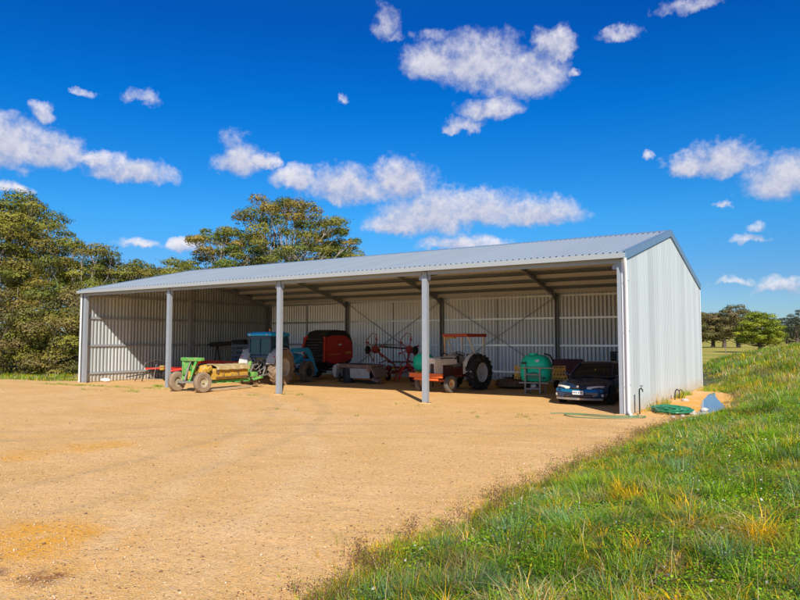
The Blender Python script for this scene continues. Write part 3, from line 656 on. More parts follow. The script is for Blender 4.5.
b = MB(); b.prism([(.80, .50), (.80, .80), (.95, .98), (2.7, 1.08), (2.9, .92), (2.9, .62), (2.75, .50)], .02, .60); b.ball((.35, .45, .95), .26, (1.0, .8, 1.0), 2); b.build('mower_deck', yellowp, t, 30)
b = MB()   # dusty canvas skirt sagging over the deck
g = 14; rg = []
for i in range(g+1):
    y = .9+2.0*i/g; w = .008*math.sin(i*1.7)
    rg.append([(-.50, y, .62+w), (-.40, y, 1.02+w), (-.05, y, 1.15+w+.03*math.sin(i*.8)), (.40, y, 1.17-w), (.69, y, 1.08+w), (.74, y, .93+.015*math.sin(i*1.3)), (.72, y, .92), (.66, y, 1.06), (.40, y, 1.14), (-.05, y, 1.12), (-.38, y, 1.0), (-.48, y, .62)])
b.rings(rg); b.build('canvas_cover', canvas, t, 40)
b = MB()
for k in range(5): b.lathe([(.02, 0), (.24, .0), (.26, -.03), (.02, -.05)], (.30, .75+k*.55, .36), 'z', 16)
b.box((.3, 1.85, .40), (.3, 2.7, .10)); b.build('cutter_bar', greenp, t, 30)
b = MB(); b.bar((.70, .2, .08), (.62, 3.1, .10), .12, .07); b.bar((.1, 3.3, .55), (.1, 4.0, .5), .14, .14); b.build('skid', M('dusty_skid', (.44, .34, .22), .9), t, 0)
b = MB(); b.box((.22, 3.42, .62), (.7, .34, .24), bev=.04); b.bar((.0, 3.4, .5), (-.1, 3.8, 1.2), .12, .1); b.bar((.5, 3.4, .4), (.9, 3.5, .5), .2, .1); b.build('headstock', greenp, t, 30)

# ------------------------------------------------------------------ hay rake by the left wall
t = thing('hay_rake', 'spindly wheel rake with wire tines and red and yellow bar', 'rake', (-25.6, 3.9, 0), .12)
b = MB(); b.bar((-1.9, 0, .62), (2.0, .1, .78), .10); b.bar((-.3, .05, .7), (1.2, 1.2, .7), .08); b.bar((1.4, .1, .72), (2.2, -.1, 1.15), .20, .12); b.bar((.2, -.3, .55), (1.0, .1, .70), .12, .12); b.build('frame_bar', redp, t, 0)
b = MB(); b.box((-.55, -.12, .70), (.28, .12, .26), bev=.03); b.build('bracket', yellowp, t)
for (x, z, rr_) in ((-1.5, .62, .58), (-.75, .62, .58), (.35, .60, .58), (1.0, .60, .55)):
    b = MB(); y = .25
    b.lathe([(rr_*.80+.010*math.cos(a), .010*math.sin(a)) for a in (0, 1.57, 3.14, 4.71)], (x, y, z+.02), 'y', 26)
    for k in range(22):
        a = k*2*math.pi/22; b.bar((x+.08*math.cos(a), y, z+.02+.08*math.sin(a)), (x+rr_*math.cos(a+.12), y+.03, z+.02+rr_*math.sin(a+.12)), .009)
    b.cyl((x, y-.07, z+.02), (x, y+.07, z+.02), .09); b.build('tine_wheel', darksteel, t, 0)
b = MB(); b.tube([(-2.3, -.2, .25), (-1.9, 0, .95), (-1.2, .1, 1.15), (-.4, .1, 1.02), (0, 0, .66)], .02, 6); b.bar((-2.2, -.3, .06), (.6, -.3, .10), .03); b.bar((-1.9, -.25, .5), (-.1, -.25, .85), .02); b.bar((-1.0, -.28, .1), (-.9, -.2, .9), .02); b.build('guard_rail', greysteel, t, 30)
for s in (-.1, 1.7): wheel(t, (s, -.25, .27), .27, .14, .14, rubber, darksteel, 0, out=1)

# red folded machine boom between rake and tractor
t = thing('seed_tool_bar', 'long low dark red implement bar on black stands behind the mower', 'implement', (-24.0, 7.0, 0), .05)
b = MB(); b.bar((-2.6, 0, .95), (2.5, .1, .86), .20, .20); b.bar((-2.2, .5, .8), (2.2, .5, .75), .12, .12); b.build('beam', redp, t, 0)
b = MB()
for k in range(9): b.tube([(-2.3+k*.57, .05, .9), (-2.3+k*.57, .3, .55), (-2.3+k*.57, .1, .25), (-2.3+k*.57, -.05, .03)], .022, 6)
b.build('tines', darksteel, t, 30)
b = MB(); b.bar((-1.7, 0, .9), (-1.7, -.1, .02), .08); b.bar((1.7, 0, .9), (1.7, -.1, .02), .08); b.build('stand', blackm, t, 0)

t = thing('grain_auger', 'long black auger tube raised on thin legs near the left wall', 'auger', (-26.2, 8.6, 0), .03)
b = MB(); b.cyl((-1.5, 0, 1.96), (1.35, 0, 2.10), .13, n=14); b.cyl((.4, 0, 2.05), (1.5, 0, 2.11), .18, n=14); b.cyl((-1.9, 0, 1.95), (-1.5, 0, 1.96), .05, n=8); b.build('tube', rope, t)
b = MB()
for s in (-1, 1): b.bar((-.9, s*.35, .0), (-.9, s*.03, 1.9), .05); b.bar((.9, s*.35, .0), (.9, s*.03, 1.95), .05)
b.bar((-.9, -.2, .9), (.9, -.2, .9), .04); b.build('legs', darksteel, t, 0)

t = thing('stock_crate', 'dark blue-grey slatted steel bin with white plate beyond the blue tractor', 'bin', (-24.4, 8.6, 0), .35)
b = MB(); b.box((0, 0, .62), (1.5, 1.2, .08)); 
for k in range(5): b.box((0, -.62, .82+k*.27), (1.56, .04, .17)); b.box((.76, 0, .82+k*.27), (.04, 1.2, .17)); b.box((-.76, 0, .82+k*.27), (.04, 1.2, .17))
b.build('side_slats', bluedark, t, 0)
b = MB()
for s in (-1, 1):
    for q in (-1, 1): b.box((s*.77, q*.60, 1.05), (.07, .07, 2.10))
b.build('corner_posts', bluedark, t, 0)
b = MB(); b.box((.2, -.65, 1.55), (.55, .012, .26)); b.build('plate', labelw, t, 0)

# ------------------------------------------------------------------ round baler
t = thing('round_baler', 'big red round hay baler with black curved top', 'baler', (-19.75, 9.2, 0), 0)
W = .75
side = [(.15, 1.05), (.10, 1.9), (.22, 2.40), (.6, 2.52), (1.9, 2.50), (2.45, 2.20), (2.62, 1.6), (2.62, 1.18), (1.6, .86), (.6, .88)]
for s in (-1, 1):
    b = MB(); b.prism(side, s*W, s*(W+.06)); o_ = b.build('side_panel', redp, t, 30)
    if s > 0:
        b = MB(); b.lathe([(.001, 0), (.17, 0), (.17, .008), (.001, .008)], (0, 0, 0), 'x', 20); bmesh.ops.transform(b.bm, matrix=Matrix.Translation((W+.06, 1.35, 1.98)) @ Matrix.Diagonal((1, 1, .35, 1)), verts=b.bm.verts[:]); b.build('badge', labelw, o_)
        b = MB(); b.box((W+.064, .85, 1.42), (.006, 1.0, .03)); b.box((W+.064, 2.15, 1.50), (.006, .55, .10)); b.build('decal_stripe', yellowline, o_, 0)
b = MB(); b.prism([(.0, 1.0), (.02, 1.9), (.15, 2.42), (.42, 2.72), (1.0, 2.84), (1.9, 2.80), (2.4, 2.55), (2.66, 2.1), (2.7, 1.5), (2.5, .95), (1.6, .7), (.6, .7)], -W+.01, W-.01); b.build('bale_chamber', blackm, t, 30)
for s in (-1, 1): b = MB(); b.bar((s*(W-.02), -.02, 1.0), (s*(W-.02), .02, 2.42), .14, .10); b.build('corner_strip', M('orange_red', (.62, .05, .02), .5), t, 0)
b = MB()
for k in range(8): b.cyl((-W+.05, -.10+.05*math.sin(k), 1.15+k*.16), (W-.05, -.10+.05*math.sin(k), 1.15+k*.16), .065, n=10)
b.build('rollers', darksteel, t)
b = MB(); b.bar((-.5, 1.4, .7), (-.55, -1.6, .55), .12, .14); b.bar((.5, 1.4, .7), (.0, -1.7, .55), .12, .14); b.bar((-.55, -1.6, .55), (.0, -1.7, .55), .12, .14); b.bar((-.9, 1.3, .5), (.9, 1.3, .5), .12); b.box((0, -.3, .45), (1.9, .5, .12)); b.build('drawbar', blackm, t, 0)
for s in (-1, 1): wheel(t, (s*.98, 1.35, .48), .48, .32, .22, rubber, M('rim_black', (.06, .06, .06), .6), 0, out=s)
b = MB()
for k in range(16): b.tube([(-.85+k*.113, -.3, .42), (-.85+k*.113, -.55, .30), (-.85+k*.113, -.5, .12)], .008, 5)
b.build('pickup_tines', darksteel, t, 0)
b = MB(); b.bar((-.6, -.35, 1.8), (-.45, -.1, 2.5), .16, .06); b.build('guard_flap', redp, t, 0)

# ------------------------------------------------------------------ old drum mower, rusty lid
t = thing('drum_mower', 'weathered grey white mower with rusty lid and red edge', 'mower', (-15.6, 8.0, 0), -.02)
b = MB(); sec = []
for i in range(9):
    y = -.62+i*.155; k = math.sin(math.pi*i/8)
    sec.append([(-1.28-.10*k, y, .30), (-1.40-.10*k, y, .62), (-1.32-.06*k, y, .90), (-1.05, y, 1.0), (-.92, y, .96), (-1.12, y, .80), (-1.18, y, .30)])
b.rings(sec); b.build('end_hood', palewhite, t, 40)
b = MB(); b.box((.05, 0, .94), (2.3, 1.2, .07), (0, .02, 0), bev=.02); b.prism([(-1.0, .66), (-1.1, .92), (1.0, .92), (1.15, .60), (.95, .62), (.9, .80), (-.9, .82)], -.66, -.60, 'xz'); b.build('lid', lidm, t, 30)
b = MB(); b.box((.35, -.52, .52), (1.25, .05, .52), (.12, 0, 0), bev=.02); b.build('front_panel', palewhite, t, 0)
b = MB(); b.box((0, .2, .50), (2.1, .7, .5)); b.cyl((-.55, -.35, .1), (-.55, -.35, .85), .26, n=20); b.cyl((-.55, -.35, .05), (-.55, -.35, .12), .36, n=20); b.cyl((.9, -.3, .05), (.9, -.3, .12), .36, n=20); b.build('drum', blackm, t, 30)
b = MB(); sec = []
for i in range(8):
    a = i/7; x = .85+.55*a; z = .92-.62*a*a
    sec.append([(x, -.66, z), (x+.03, -.66, z+.07), (x+.03, .5, z+.07), (x, .5, z)])
b.rings(sec); b.box((1.35, -.4, .20), (.42, .34, .16), (0, .25, 0)); b.build('end_cover', lidm, t, 40)
b = MB(); b.bar((-1.0, -.5, .05), (-1.0, -.5, .5), .08); b.bar((-.9, .2, .08), (1.2, .2, .08), .12, .08); b.build('skid', darksteel, t, 0)
b = MB(); b.box((-.05, -.3, .992), (1.8, .05, .03)); b.box((-.2, .1, .992), (1.9, .04, .03)); b.build('hinge_strip', blackm, t, 0)

# ------------------------------------------------------------------ hay tedder with two folded rotors
t = thing('hay_tedder', 'red hay tedder with two spidery rotors folded upright', 'tedder', (-14.3, 10.6, 0), .05)
for (hx, s) in ((-1.75, -1), (.42, 1)):
    c = Vector((hx, -.55, 1.72)); b = MB(); b.ball(c, .17, (1, .8, 1.3), 2); b.cyl(c, c+Vector((-.02, .45, -.05)), .08)
    b.lathe([(.02, -.04), (.22, -.04), (.22, .04), (.02, .04)], c, 'y', 14); r_ = b.build('rotor', redd, t)
    for k in range(6):
        a = k*math.pi/3+.35; e = c+Vector((.58*math.cos(a), -.05, .58*math.sin(a))); b = MB(); b.bar(c, e, .035); b.box(e, (.10, .05, .10), (0, -a, 0))
        tdir = Vector((-math.sin(a), -.5, math.cos(a)))
        b.tube([e, e+tdir*.12+Vector((math.cos(a), 0, math.sin(a)))*.16], .012, 5); b.tube([e, e-tdir*.05+Vector((math.cos(a), -.2, math.sin(a)))*.17], .012, 5); b.build('rotor_arm', redrust, r_, 0)
    b = MB(); b.tube([c+Vector((-.15, -.12, -.5)), c+Vector((-.50, -.12, .10)), c+Vector((-.48, -.12, .55)), c+Vector((-.08, -.12, .90)), c+Vector((.12, -.12, .85)), c+Vector((.22, -.12, .45))], .022, 6); b.build('guard_hoop', redd, r_, 40)
    b = MB(); b.lathe([(.05, -.07), (.20, -.08), (.24, 0), (.20, .08), (.05, .07)], c+Vector((s*.42, -.1, -.03)), 'x', 18); b.build('support_tyre', rubber, r_)
    b = MB(); b.bar(c, Vector((hx*.35-.3, .2, .85)), .09); b.build('folding_arm', redrust, t, 0)
b = MB(); b.bar((-1.55, -.5, 1.88), (.3, -.5, 1.78), .05, .09); b.build('tie_bar', blackm, t, 0)
b = MB(); b.bar((-1.3, .1, .72), (.9, .1, .72), .12); b.bar((-.2, .1, .72), (-.1, -1.5, .5), .12); b.bar((-1.2, .1, .8), (-.75, -.7, .30), .07); b.build('frame_bar', redd, t, 0)
for (hx, hz) in ((-1.0, .78), (.35, .78)):
    b = MB(); b.tube([(hx-.55, -.5, .35), (hx-.45, -.55, hz+.20), (hx, -.5, hz+.36), (hx+.45, -.45, hz+.12), (hx+.55, -.4, .30)], .035, 6); b.ball((hx, -.35, .7), .2, (1, .8, .8), 2)
    for k in range(6):
        a = k*math.pi/3; b.bar((hx, -.35, .62), (hx+.62*math.cos(a), -.35+.62*math.sin(a), .42), .04)
    b.build('ground_rotor', redd, t, 30)
b = MB(); b.bar((-.35, -.95, .25), (.15, -.9, .88), .06, .03); b.bar((.12, -.97, .25), (-.40, -.92, .80), .06, .03); b.build('warning_board', yellowp, t, 0)
b = MB(); b.tube([(.0, -1.0, .12), (.2, -.9, .75), (.55, -.8, .95), (.7, -.7, .6), (.75, -.75, .10)], .06, 8); b.tube([(-.25, -1.0, .1), (-.1, -.9, .5), (.3, -.85, .7)], .045, 8); b.build('curved_arm', M('bright_red', (.62, .04, .025), .5, dirt=((.2, .1, .07), .6, .9, 5)), t, 40)
b = MB(); b.box((1.1, -.1, .50), (.7, .5, .5), bev=.05); b.cyl((1.1, -.4, .55), (1.1, -.6, .55), .14); b.build('gear_housing', maroon, t)
for s in (-1.05, .5): wheel(t, (s, -.35, .25), .25, .15, .12, rubber, darksteel, 0, out=1)
b = MB(); b.prism([(-1.25, 1.05), (1.0, 1.08), (1.0, 1.02), (-1.25, .98)], -.1, .5, 'xz'); b.build('cover_sheet', M('dark_olive', (.08, .08, .04), .8), t, 0)

# ------------------------------------------------------------------ green poly spreader mostly behind the white tractor
t = thing('spray_tank', 'rounded green tank on yellow base, half hidden by a post beside the white tractor', 'tank', (-11.25, 7.2, 0), .1)
b = MB(); b.lathe([(.001, .78), (.36, .80), (.50, .92), (.53, 1.15), (.50, 1.38), (.34, 1.55), (.12, 1.62), (.001, 1.62)], (0, 0, 0), 'z', 28, False); b.build('tank', tankg, t, 50)
b = MB(); b.cyl((0, 0, 1.60), (0, 0, 1.68), .14); b.build('lid', blackm, t)
b = MB(); b.box((0, 0, .68), (.7, .6, .16), bev=.03); b.ball((-.1, -.32, .58), .17, (1, 1, 1)); b.build('base', yellowp, t, 30)
b = MB()
for s in (-1, 1):
    for q in (-1, 1): b.bar((s*.33, q*.3, 0), (s*.33, q*.3, .62), .05)
b.bar((-.33, -.3, .1), (.33, -.3, .1), .04); b.build('stand', blackm, t, 0)
b = MB(); b.tube([(-.4, -.35, .6), (-.5, -.45, .3), (-.4, -.5, .08), (-.1, -.5, .05), (.1, -.4, .3)], .015, 6); b.build('hose', rope, t, 30)

# ------------------------------------------------------------------ boom sprayer
t = thing('boom_sprayer', 'bright green poly sprayer tank on grey stand with folded yellow booms', 'sprayer', (-5.30, 6.35, 0), .12)
b = MB(); sec = []
def sup(w, d, z, n=24, p=3.2):
    o = []
    for k in range(n):
        a = 2*math.pi*k/n; c, s_ = math.cos(a), math.sin(a)
        o.append((w*math.copysign(abs(c)**(2/p), c), .12+d*math.copysign(abs(s_)**(2/p), s_), z))
    return o
for (z, w, d) in ((.50, .50, .34), (.56, .60, .42), (.80, .64, .46), (1.0, .65, .47), (1.02, .63, .45), (1.05, .65, .47), (1.30, .62, .45), (1.48, .52, .38), (1.58, .38, .28), (1.62, .20, .16)): sec.append(sup(w, d, z))
b.rings(sec); b.build('tank', tankg, t, 50)
b = MB(); b.cyl((-.10, .1, 1.60), (-.10, .1, 1.68), .19, n=18); b.cyl((-.38, .05, 1.50), (-.38, .05, 1.58), .08); b.build('tank_lid', tankg, t, 30)
b = MB(); b.prism(arc(0, .62, .30, 0, 180, 10), -.40, -.345, 'xz'); b.build('recess_shade', M('green_poly_shadow', (.0, .22, .14), .5), t, 30)  # darker green half-disc on the tank front, shade of a hollow put into colour
b = MB(); b.lathe([(.001, 0), (.09, 0), (.09, .01), (.001, .01)], (0, 0, 0), 'y', 16); bmesh.ops.transform(b.bm, matrix=Matrix.Translation((.15, -.30, 1.38)) @ Matrix.Rotation(R(-28), 4, 'X') @ Matrix.Diagonal((1, 1, .8, 1)), verts=b.bm.verts[:]); b.build('sticker', labelw, t)
b = MB(); b.tube([(.62, .3, .9), (.68, .35, 1.3), (.55, .35, 1.58), (.3, .3, 1.66)], .035, 8); b.build('breather_hose', rope, t)
b = MB()
for s in (-1, 1):
    x = s*.31-.02; b.bar((x, -.42, .0), (x, -.42, 1.12), .055); b.bar((x, .5, .0), (x, .5, .6), .055); b.bar((x, -.42, .42), (x, .5, .42), .05); b.bar((x, -.42, .08), (x, .2, .08), .04)
b.bar((-.66, -.42, 1.08), (.86, -.42, 1.08), .045); b.bar((-.33, -.42, .80), (.29, -.42, .80), .045); b.bar((-.33, -.42, .22), (.29, -.42, .22), .055); b.bar((-.6, -.42, .46), (.62, -.40, .46), .05); b.build('stand', greysteel, t, 0)
b = MB(); b.cyl((0, -.30, .30), (0, .1, .30), .12, n=14); b.box((.02, -.34, .32), (.16, .1, .16), bev=.02); b.build('pump', M('pump_steel', (.35, .33, .32), .4, .6), t)
b = MB(); b.box((-.40, -.36, 1.28), (.20, .08, .08)); b.tube([(-.34, -.38, 1.28), (-.26, -.42, 1.0), (-.26, -.42, .6), (-.1, -.4, .35)], .014, 6); b.cyl((.42, -.38, .66), (.42, -.30, .66), .05); b.build('valve_block', blackm, t)
for s in (-1, 1):
    for k, (z, wd) in enumerate(((.72, .62), (1.02, .55))):
        x0 = s*.68; x1 = s*(.68+(wd if s > 0 else .22)); b = MB(); y0 = .02+.05*k
        b.bar((x0, y0, z-.12), (x1, y0, z-.12), .035); b.bar((x0, y0, z+.12), (x1, y0+.0, z+.12+.02*s), .035); n = 5 if s > 0 else 2
        for i in range(n):
            xa = x0+(x1-x0)*i/n; xb = x0+(x1-x0)*(i+1)/n; b.bar((xa, y0, z-.12), ((xa+xb)/2, y0, z+.12), .028); b.bar(((xa+xb)/2, y0, z+.12), (xb, y0, z-.12), .028)
        b.box(((x0+x1)/2, y0+.01, z+.0), (abs(x1-x0)*.8, .02, .10)); b.box((x1, y0, z), (.04, .05, .27)); b.build('boom_section', yellowp, t, 0)
# brown slasher lying on the ground
t = thing('rotary_slasher', 'flat round rusty brown slasher lying low beside the big rear tyre', 'slasher', (-7.30, 8.9, 0), .1)
b = MB(); b.lathe([(.001, .40), (.35, .42), (.82, .38), (.88, .34), (.90, .10), (.86, .08), (.84, .30), (.001, .34)], (0, 0, 0), 'z', 36, False); b.build('deck', rustbr, t, 30)
b = MB(); b.bar((-.6, .2, .45), (.75, .3, .48), .07); b.bar((.45, -.2, .42), (.45, -.2, .75), .06); b.bar((.45, -.2, .75), (1.1, -.1, .75), .05); b.bar((1.1, -.1, .75), (1.1, -.1, .12), .05); b.cyl((0, 0, .4), (0, 0, .62), .13); b.bar((-.9, -.2, .16), (.9, -.4, .14), .10, .05); b.build('hitch_frame', blackm, t, 30)
# maroon machine behind booms
t = thing('feed_mixer', 'maroon steel hopper machine with black wheel behind the yellow booms', 'machine', (-5.0, 10.0, 0), .1)
b = MB(); b.prism([(-.65, .55), (-.70, 1.35), (.45, 1.35), (.85, 1.05), (.95, .50)], -.5, .5, 'xz'); b.build('hopper', maroon, t, 0)
b = MB(); b.box((.1, 0, .45), (1.5, .9, .10)); b.bar((.5, -.52, .3), (.5, -.52, 1.3), .05); b.box((.55, -.52, 1.15), (.1, .02, .1)); b.build('frame', blackm, t, 0)
for s in (-.58, .78): wheel(t, (s, -.35, .3), .30, .16, .15, rubber, darksteel, 0, out=1)
# battery charger like box behind car
t = thing('work_light_stand', 'small black boxed frame on a pole standing behind the car', 'stand', (-2.70, 9.2, 0), .0)
b = MB(); b.bar((-.22, 0, 1.32), (.22, 0, 1.32), .04); b.bar((-.22, 0, 1.72), (.22, 0, 1.72), .04); b.bar((-.22, 0, 1.32), (-.22, 0, 1.72), .04); b.bar((.22, 0, 1.32), (.22, 0, 1.72), .04); b.build('frame', blackm, t, 0)
b = MB(); b.box((-.08, .03, 1.52), (.22, .05, .36), bev=.01); b.build('screen', blackm, t)
b = MB(); b.bar((0, 0, .03), (0, 0, 1.32), .05); b.bar((-.35, -.25, .03), (.35, .25, .03), .05); b.bar((-.35, .25, .03), (.35, -.25, .03), .05); b.build('stand', darksteel, t, 0)

# ------------------------------------------------------------------ dark blue sedan (nose to the yard)
t = thing('parked_car', 'dark blue sedan parked nose out at the right end of the shed', 'car', (-2.17, 4.62, 0), math.pi)
def body_rings(st):
    out = []
    for (y, w, zt, zb) in st:
        h = [(0, zt), (w*.5, zt-.005), (w*.84, zt-.035), (w*.97, zt-.11), (w, zt-.22 if zt-.22 > zb+.15 else zb+.18), (w*.995, zb+.12), (w*.95, zb), (0, zb)]
        out.append([(x, y, z) for x, z in h]+[(-x, y, z) for x, z in reversed(h[1:-1])])
    return out
b = MB(); b.rings(body_rings([(2.46, .50, .52, .34), (2.44, .66, .60, .25), (2.36, .80, .66, .21), (2.2, .86, .70, .20), (1.9, .895, .755, .20), (1.45, .915, .83, .20), (1.05, .925, .895, .19), (.6, .93, .93, .19), (-.9, .93, .95, .19), (-1.5, .925, .965, .20), (-2.05, .90, .98, .21), (-2.35, .84, .95, .24), (-2.45, .74, .86, .30), (-2.47, .60, .76, .36)]))
o_body = b.build('body', carp, t, 60); ms = o_body.modifiers.new('s', 'SUBSURF'); ms.levels = ms.render_levels = 2
def rrect(w, y0, y1, z, r=.18, n=4):
    o = []
    for (cx, cy, a0) in ((w-r, y1-r, 0), (-w+r, y1-r, 90), (-w+r, y0+r, 180), (w-r, y0+r, 270)):
        for i in range(n+1):
            a = R(a0+90*i/n); o.append((cx+r*math.cos(a), cy+r*math.sin(a), z))
    return o
b = MB(); b.rings([rrect(.80, -1.85, 1.10, .88), rrect(.765, -1.62, .80, 1.04), rrect(.69, -1.28, .42, 1.24), rrect(.62, -1.06, .16, 1.37)]); b.build('window_glass', glassd, t, 60)
b = MB(); b.rings([rrect(.645, -1.12, .22, 1.345), rrect(.60, -1.02, .10, 1.405), rrect(.48, -.88, -.04, 1.435, .16), rrect(.25, -.7, -.2, 1.445, .1)]); b.build('roof', carp, t, 60)
b = MB()
for s in (-1, 1):
    b.tube([(s*.76, 1.0, .90), (s*.70, .62, 1.13), (s*.60, .17, 1.37)], .032, 8); b.tube([(s*.755, -1.72, .93), (s*.69, -1.35, 1.2), (s*.60, -1.05, 1.37)], .06, 8); b.bar((s*.785, -.45, .93), (s*.63, -.45, 1.37), .07, .03)
b.build('pillars', carp, t, 50)
for s in (-1, 1):
    b = MB(); b.ball((s*.96, .72, 1.00), .10, (.9, .6, .65)); b.bar((s*.84, .72, .95), (s*.93, .72, .98), .04); b.build('mirror', carp, t)
    b = MB(); sec = []
    for (x, y, z0, z1) in ((.30, 2.435, .575, .635), (.45, 2.415, .555, .655), (.60, 2.36, .55, .67), (.74, 2.26, .555, .675), (.80, 2.17, .58, .67)):
        sec.append([(s*x, y-.06, z0), (s*x, y+.02, z0), (s*x, y+.004, (z0+z1)/2), (s*x, y-.035, z1), (s*x, y-.12, z1)])
    b.rings(sec); b.build('headlight', lampglass, t, 40)
    b = MB(); b.box((s*.79, 2.325, .36), (.07, .05, .09), (0, 0, s*-.5), bev=.01); b.build('indicator', lampglass, t)
    b = MB(); b.lathe([(.001, 0), (.37, 0), (.37, .006), (.001, .006)], (s*.925 if s > 0 else -.931, 1.50, .36), 'x', 28); b.lathe([(.001, 0), (.37, 0), (.37, .006), (.001, .006)], (s*.925 if s > 0 else -.931, -1.25, .36), 'x', 28); b.build('wheel_arch', blackm, t, 0)
    for yy in (1.50, -1.25): wheel(t, (s*.845, yy, .32), .32, .20, .205, rubber, M('alloy', (.40, .41, .42), .35, .7), 0, out=s, hub=chrome)
    b = MB(); b.box((s*.938, .42, .80), (.02, .16, .03), bev=.005); b.box((s*.938, -.6, .82), (.02, .16, .03), bev=.005); b.build('door_handle', carp, t)
b = MB(); b.rings([[(-.80, 2.20, .42), (-.80, 2.36, .46), (-.80, 2.34, .56), (-.80, 2.2, .58)], [(-.5, 2.3, .42), (-.5, 2.485, .45), (-.5, 2.46, .545), (-.5, 2.3, .57)], [(0, 2.3, .41), (0, 2.53, .44), (0, 2.495, .54), (0, 2.3, .56)], [(.5, 2.3, .42), (.5, 2.485, .45), (.5, 2.46, .545), (.5, 2.3, .57)], [(.80, 2.20, .42), (.80, 2.36, .46), (.80, 2.34, .56), (.80, 2.2, .58)]]); b.build('front_bumper', carbump, t, 60)
b = MB(); b.box((0, 2.47, .335), (.95, .06, .09), bev=.02); b.build('air_intake', blackm, t)
b = MB(); b.rings([[(x, y-.14, .19), (x, y, .19), (x, y+.01, .26), (x, y-.1, .27)] for x, y in ((-.80, 2.34), (-.5, 2.46), (0, 2.505), (.5, 2.46), (.80, 2.34))]); b.build('lower_lip', M('grey_plastic', (.22, .21, .20), .6, dirt=(DUST, .45, .7, 4)), t, 40)
b = MB(); b.box((-.02, 2.54, .44), (.38, .012, .13)); pl_ = b.build('number_plate', labelw, t, 0)
b = MB()
for k in range(6): b.box((-.16+k*.055+(.02 if k > 2 else 0), 2.5475, .445), (.028, .003, .06))
b.build('plate_characters', inkm, pl_, 0)
b = MB(); b.box((0, 2.475, .592), (.50, .05, .05), bev=.015); b.build('grille', blackm, t)
b = MB(); b.lathe([(.001, 0), (.045, 0), (.038, .012), (.001, .014)], (0, 2.485, .645), 'y', 18); b.build('badge', chrome, t)
b = MB(); b.box((-.08, .62, 1.145), (.05, .004, .09), (R(-35), 0, 0)); b.build('windscreen_sticker', yellowline, t, 0)
b = MB(); b.bar((-.55, 1.06, .925), (.05, 1.02, .945), .02); b.bar((.0, 1.06, .93), (.6, .98, .935), .02); b.build('wipers', blackm, t, 0)

# ------------------------------------------------------------------ small things by the end wall
t = thing('standpipe_tap', 'dark standpipe with tap against the white end wall near the downpipe', 'tap', (.22, .55, 0))
b = MB(); b.tube([(0, 0, 0), (0, 0, .70), (.02, -.03, .76), (.08, -.10, .78), (.13, -.16, .74)], .02, 8); b.build('pipe', blackm, t)
b = MB(); b.cyl((.09, -.11, .78), (.09, -.11, .85), .012, n=6); b.bar((.04, -.11, .86), (.14, -.11, .86), .018); b.cyl((.13, -.16, .74), (.13, -.16, .68), .016, n=8); b.build('tap_head', darksteel, t)
b = MB(); g = random.Random(3)
for k in range(26):
    cx, cy = .93+g.uniform(-.06, .06), 1.75+g.uniform(-.1, .1); rx, ry = .42+g.uniform(-.34, .20), .78+g.uniform(-.62, .24); z = .022+.005*k+g.uniform(0, .02); ph = g.uniform(-.15, .15)
    b.tube([(cx+rx*math.cos(a+ph)-.18*math.sin(a), cy+ry*math.sin(a)*(1+.1*math.sin(3*a+k)), z+.012*math.sin(2*a+k)) for a in [i*2*math.pi/28 for i in range(29)]], .021, 6, False)
for k in range(7):
    z = .03+.018*k; b.tube([(.55+.05*k, 1.1+.05*k, z), (.80, 1.5, z+.05), (1.1, 1.9, z+.04), (1.25, 2.3-.05*k, z)], .021, 6)
tag(b.build('hose_coil', hoseg, None), 'big flattened coil of bright green hose lying beside the end wall', 'hose')
b = MB()
path = [(.2, .35, .02), (.35, -.25, .02), (.10, -.62, .02), (-.5, -.85, .02), (-1.2, -.72, .02), (-1.6, -.95, .03), (-1.2, -1.35, .02), (-.4, -1.25, .02), (.2, -1.0, .04), (.55, -.55, .03), (.5, -.1, .02), (.1, -.3, .03), (-.4, -.5, .02), (-1.1, -.45, .02), (-1.7, -.5, .02), (-2.1, -.75, .02)]
b.tube(smooth_path(path), .014, 6); tag(b.build('garden_hose', hosefade, None), 'faded green hose looping loose over the gravel at the downpipe foot', 'hose')
b = MB(); b.tube(smooth_path([(.2, 6.3, 0), (.22, 6.25, .28), (.30, 6.2, .40), (.36, 6.15, .34)]), .02, 8); b.tube(smooth_path([(.25, 6.9, 0), (.26, 6.9, .3), (.34, 6.8, .34), (.42, 6.8, .2), (.36, 6.7, .05)]), .014, 8); tag(b.build('pipe_riser', rope, None), 'two bent black poly pipes rising out of the sand at the wall', 'pipe')
def rock(loc, s, lab, mat=stonem):
    b = MB(); b.ball((0, 0, s*.25), s, (1, .8, .5), 2, .14, (0, 0, random.random()*3)); o = b.build('rock', mat, None, 60); o.location = loc; tag(o, lab, 'rock', 'rocks beside the drain')
rock((.62, 5.9, 0), .14, 'pale stone lying in front of the bent black pipes'); rock((1.62, 1.15, 0), .12, 'pale stone at the near end of the puddle'); rock((1.50, 1.75, 0), .13, 'small flat stone on the sand edge of the puddle')
rock((1.25, .1, 0), .09, 'pale stone on bare earth between hose coil and grass'); rock((1.72, 2.6, 0), .15, 'grey white stone on the left side of the puddle', M('grey_stone', (.55, .54, .52), .9, var=.2, bump=.5)); rock((1.45, .45, 0), .10, 'smallest stone just below the green hose coil')
b = MB(); b.ball((0, 0, .10), .26, (1.3, .8, .45), 3, .08); o = b.build('feed_sack', fabricw, None, 60); o.location = (-27.45, 1.15, 0); tag(o, 'crumpled white sack on the ground beside the far left wall', 'sack')
b = MB(); b.bar((-1.1, 0, .22), (1.0, .15, .50), .05); b.bar((-.2, -.1, .03), (-.15, .05, .4), .04); b.bar((.4, -.1, .03), (.35, .05, .45), .04); o = b.build('drawbar_pole', darksteel, None, 0); o.location = (-26.2, 2.3, 0); tag(o, 'thin dark iron pole propped on short legs near the left wall', 'pole')

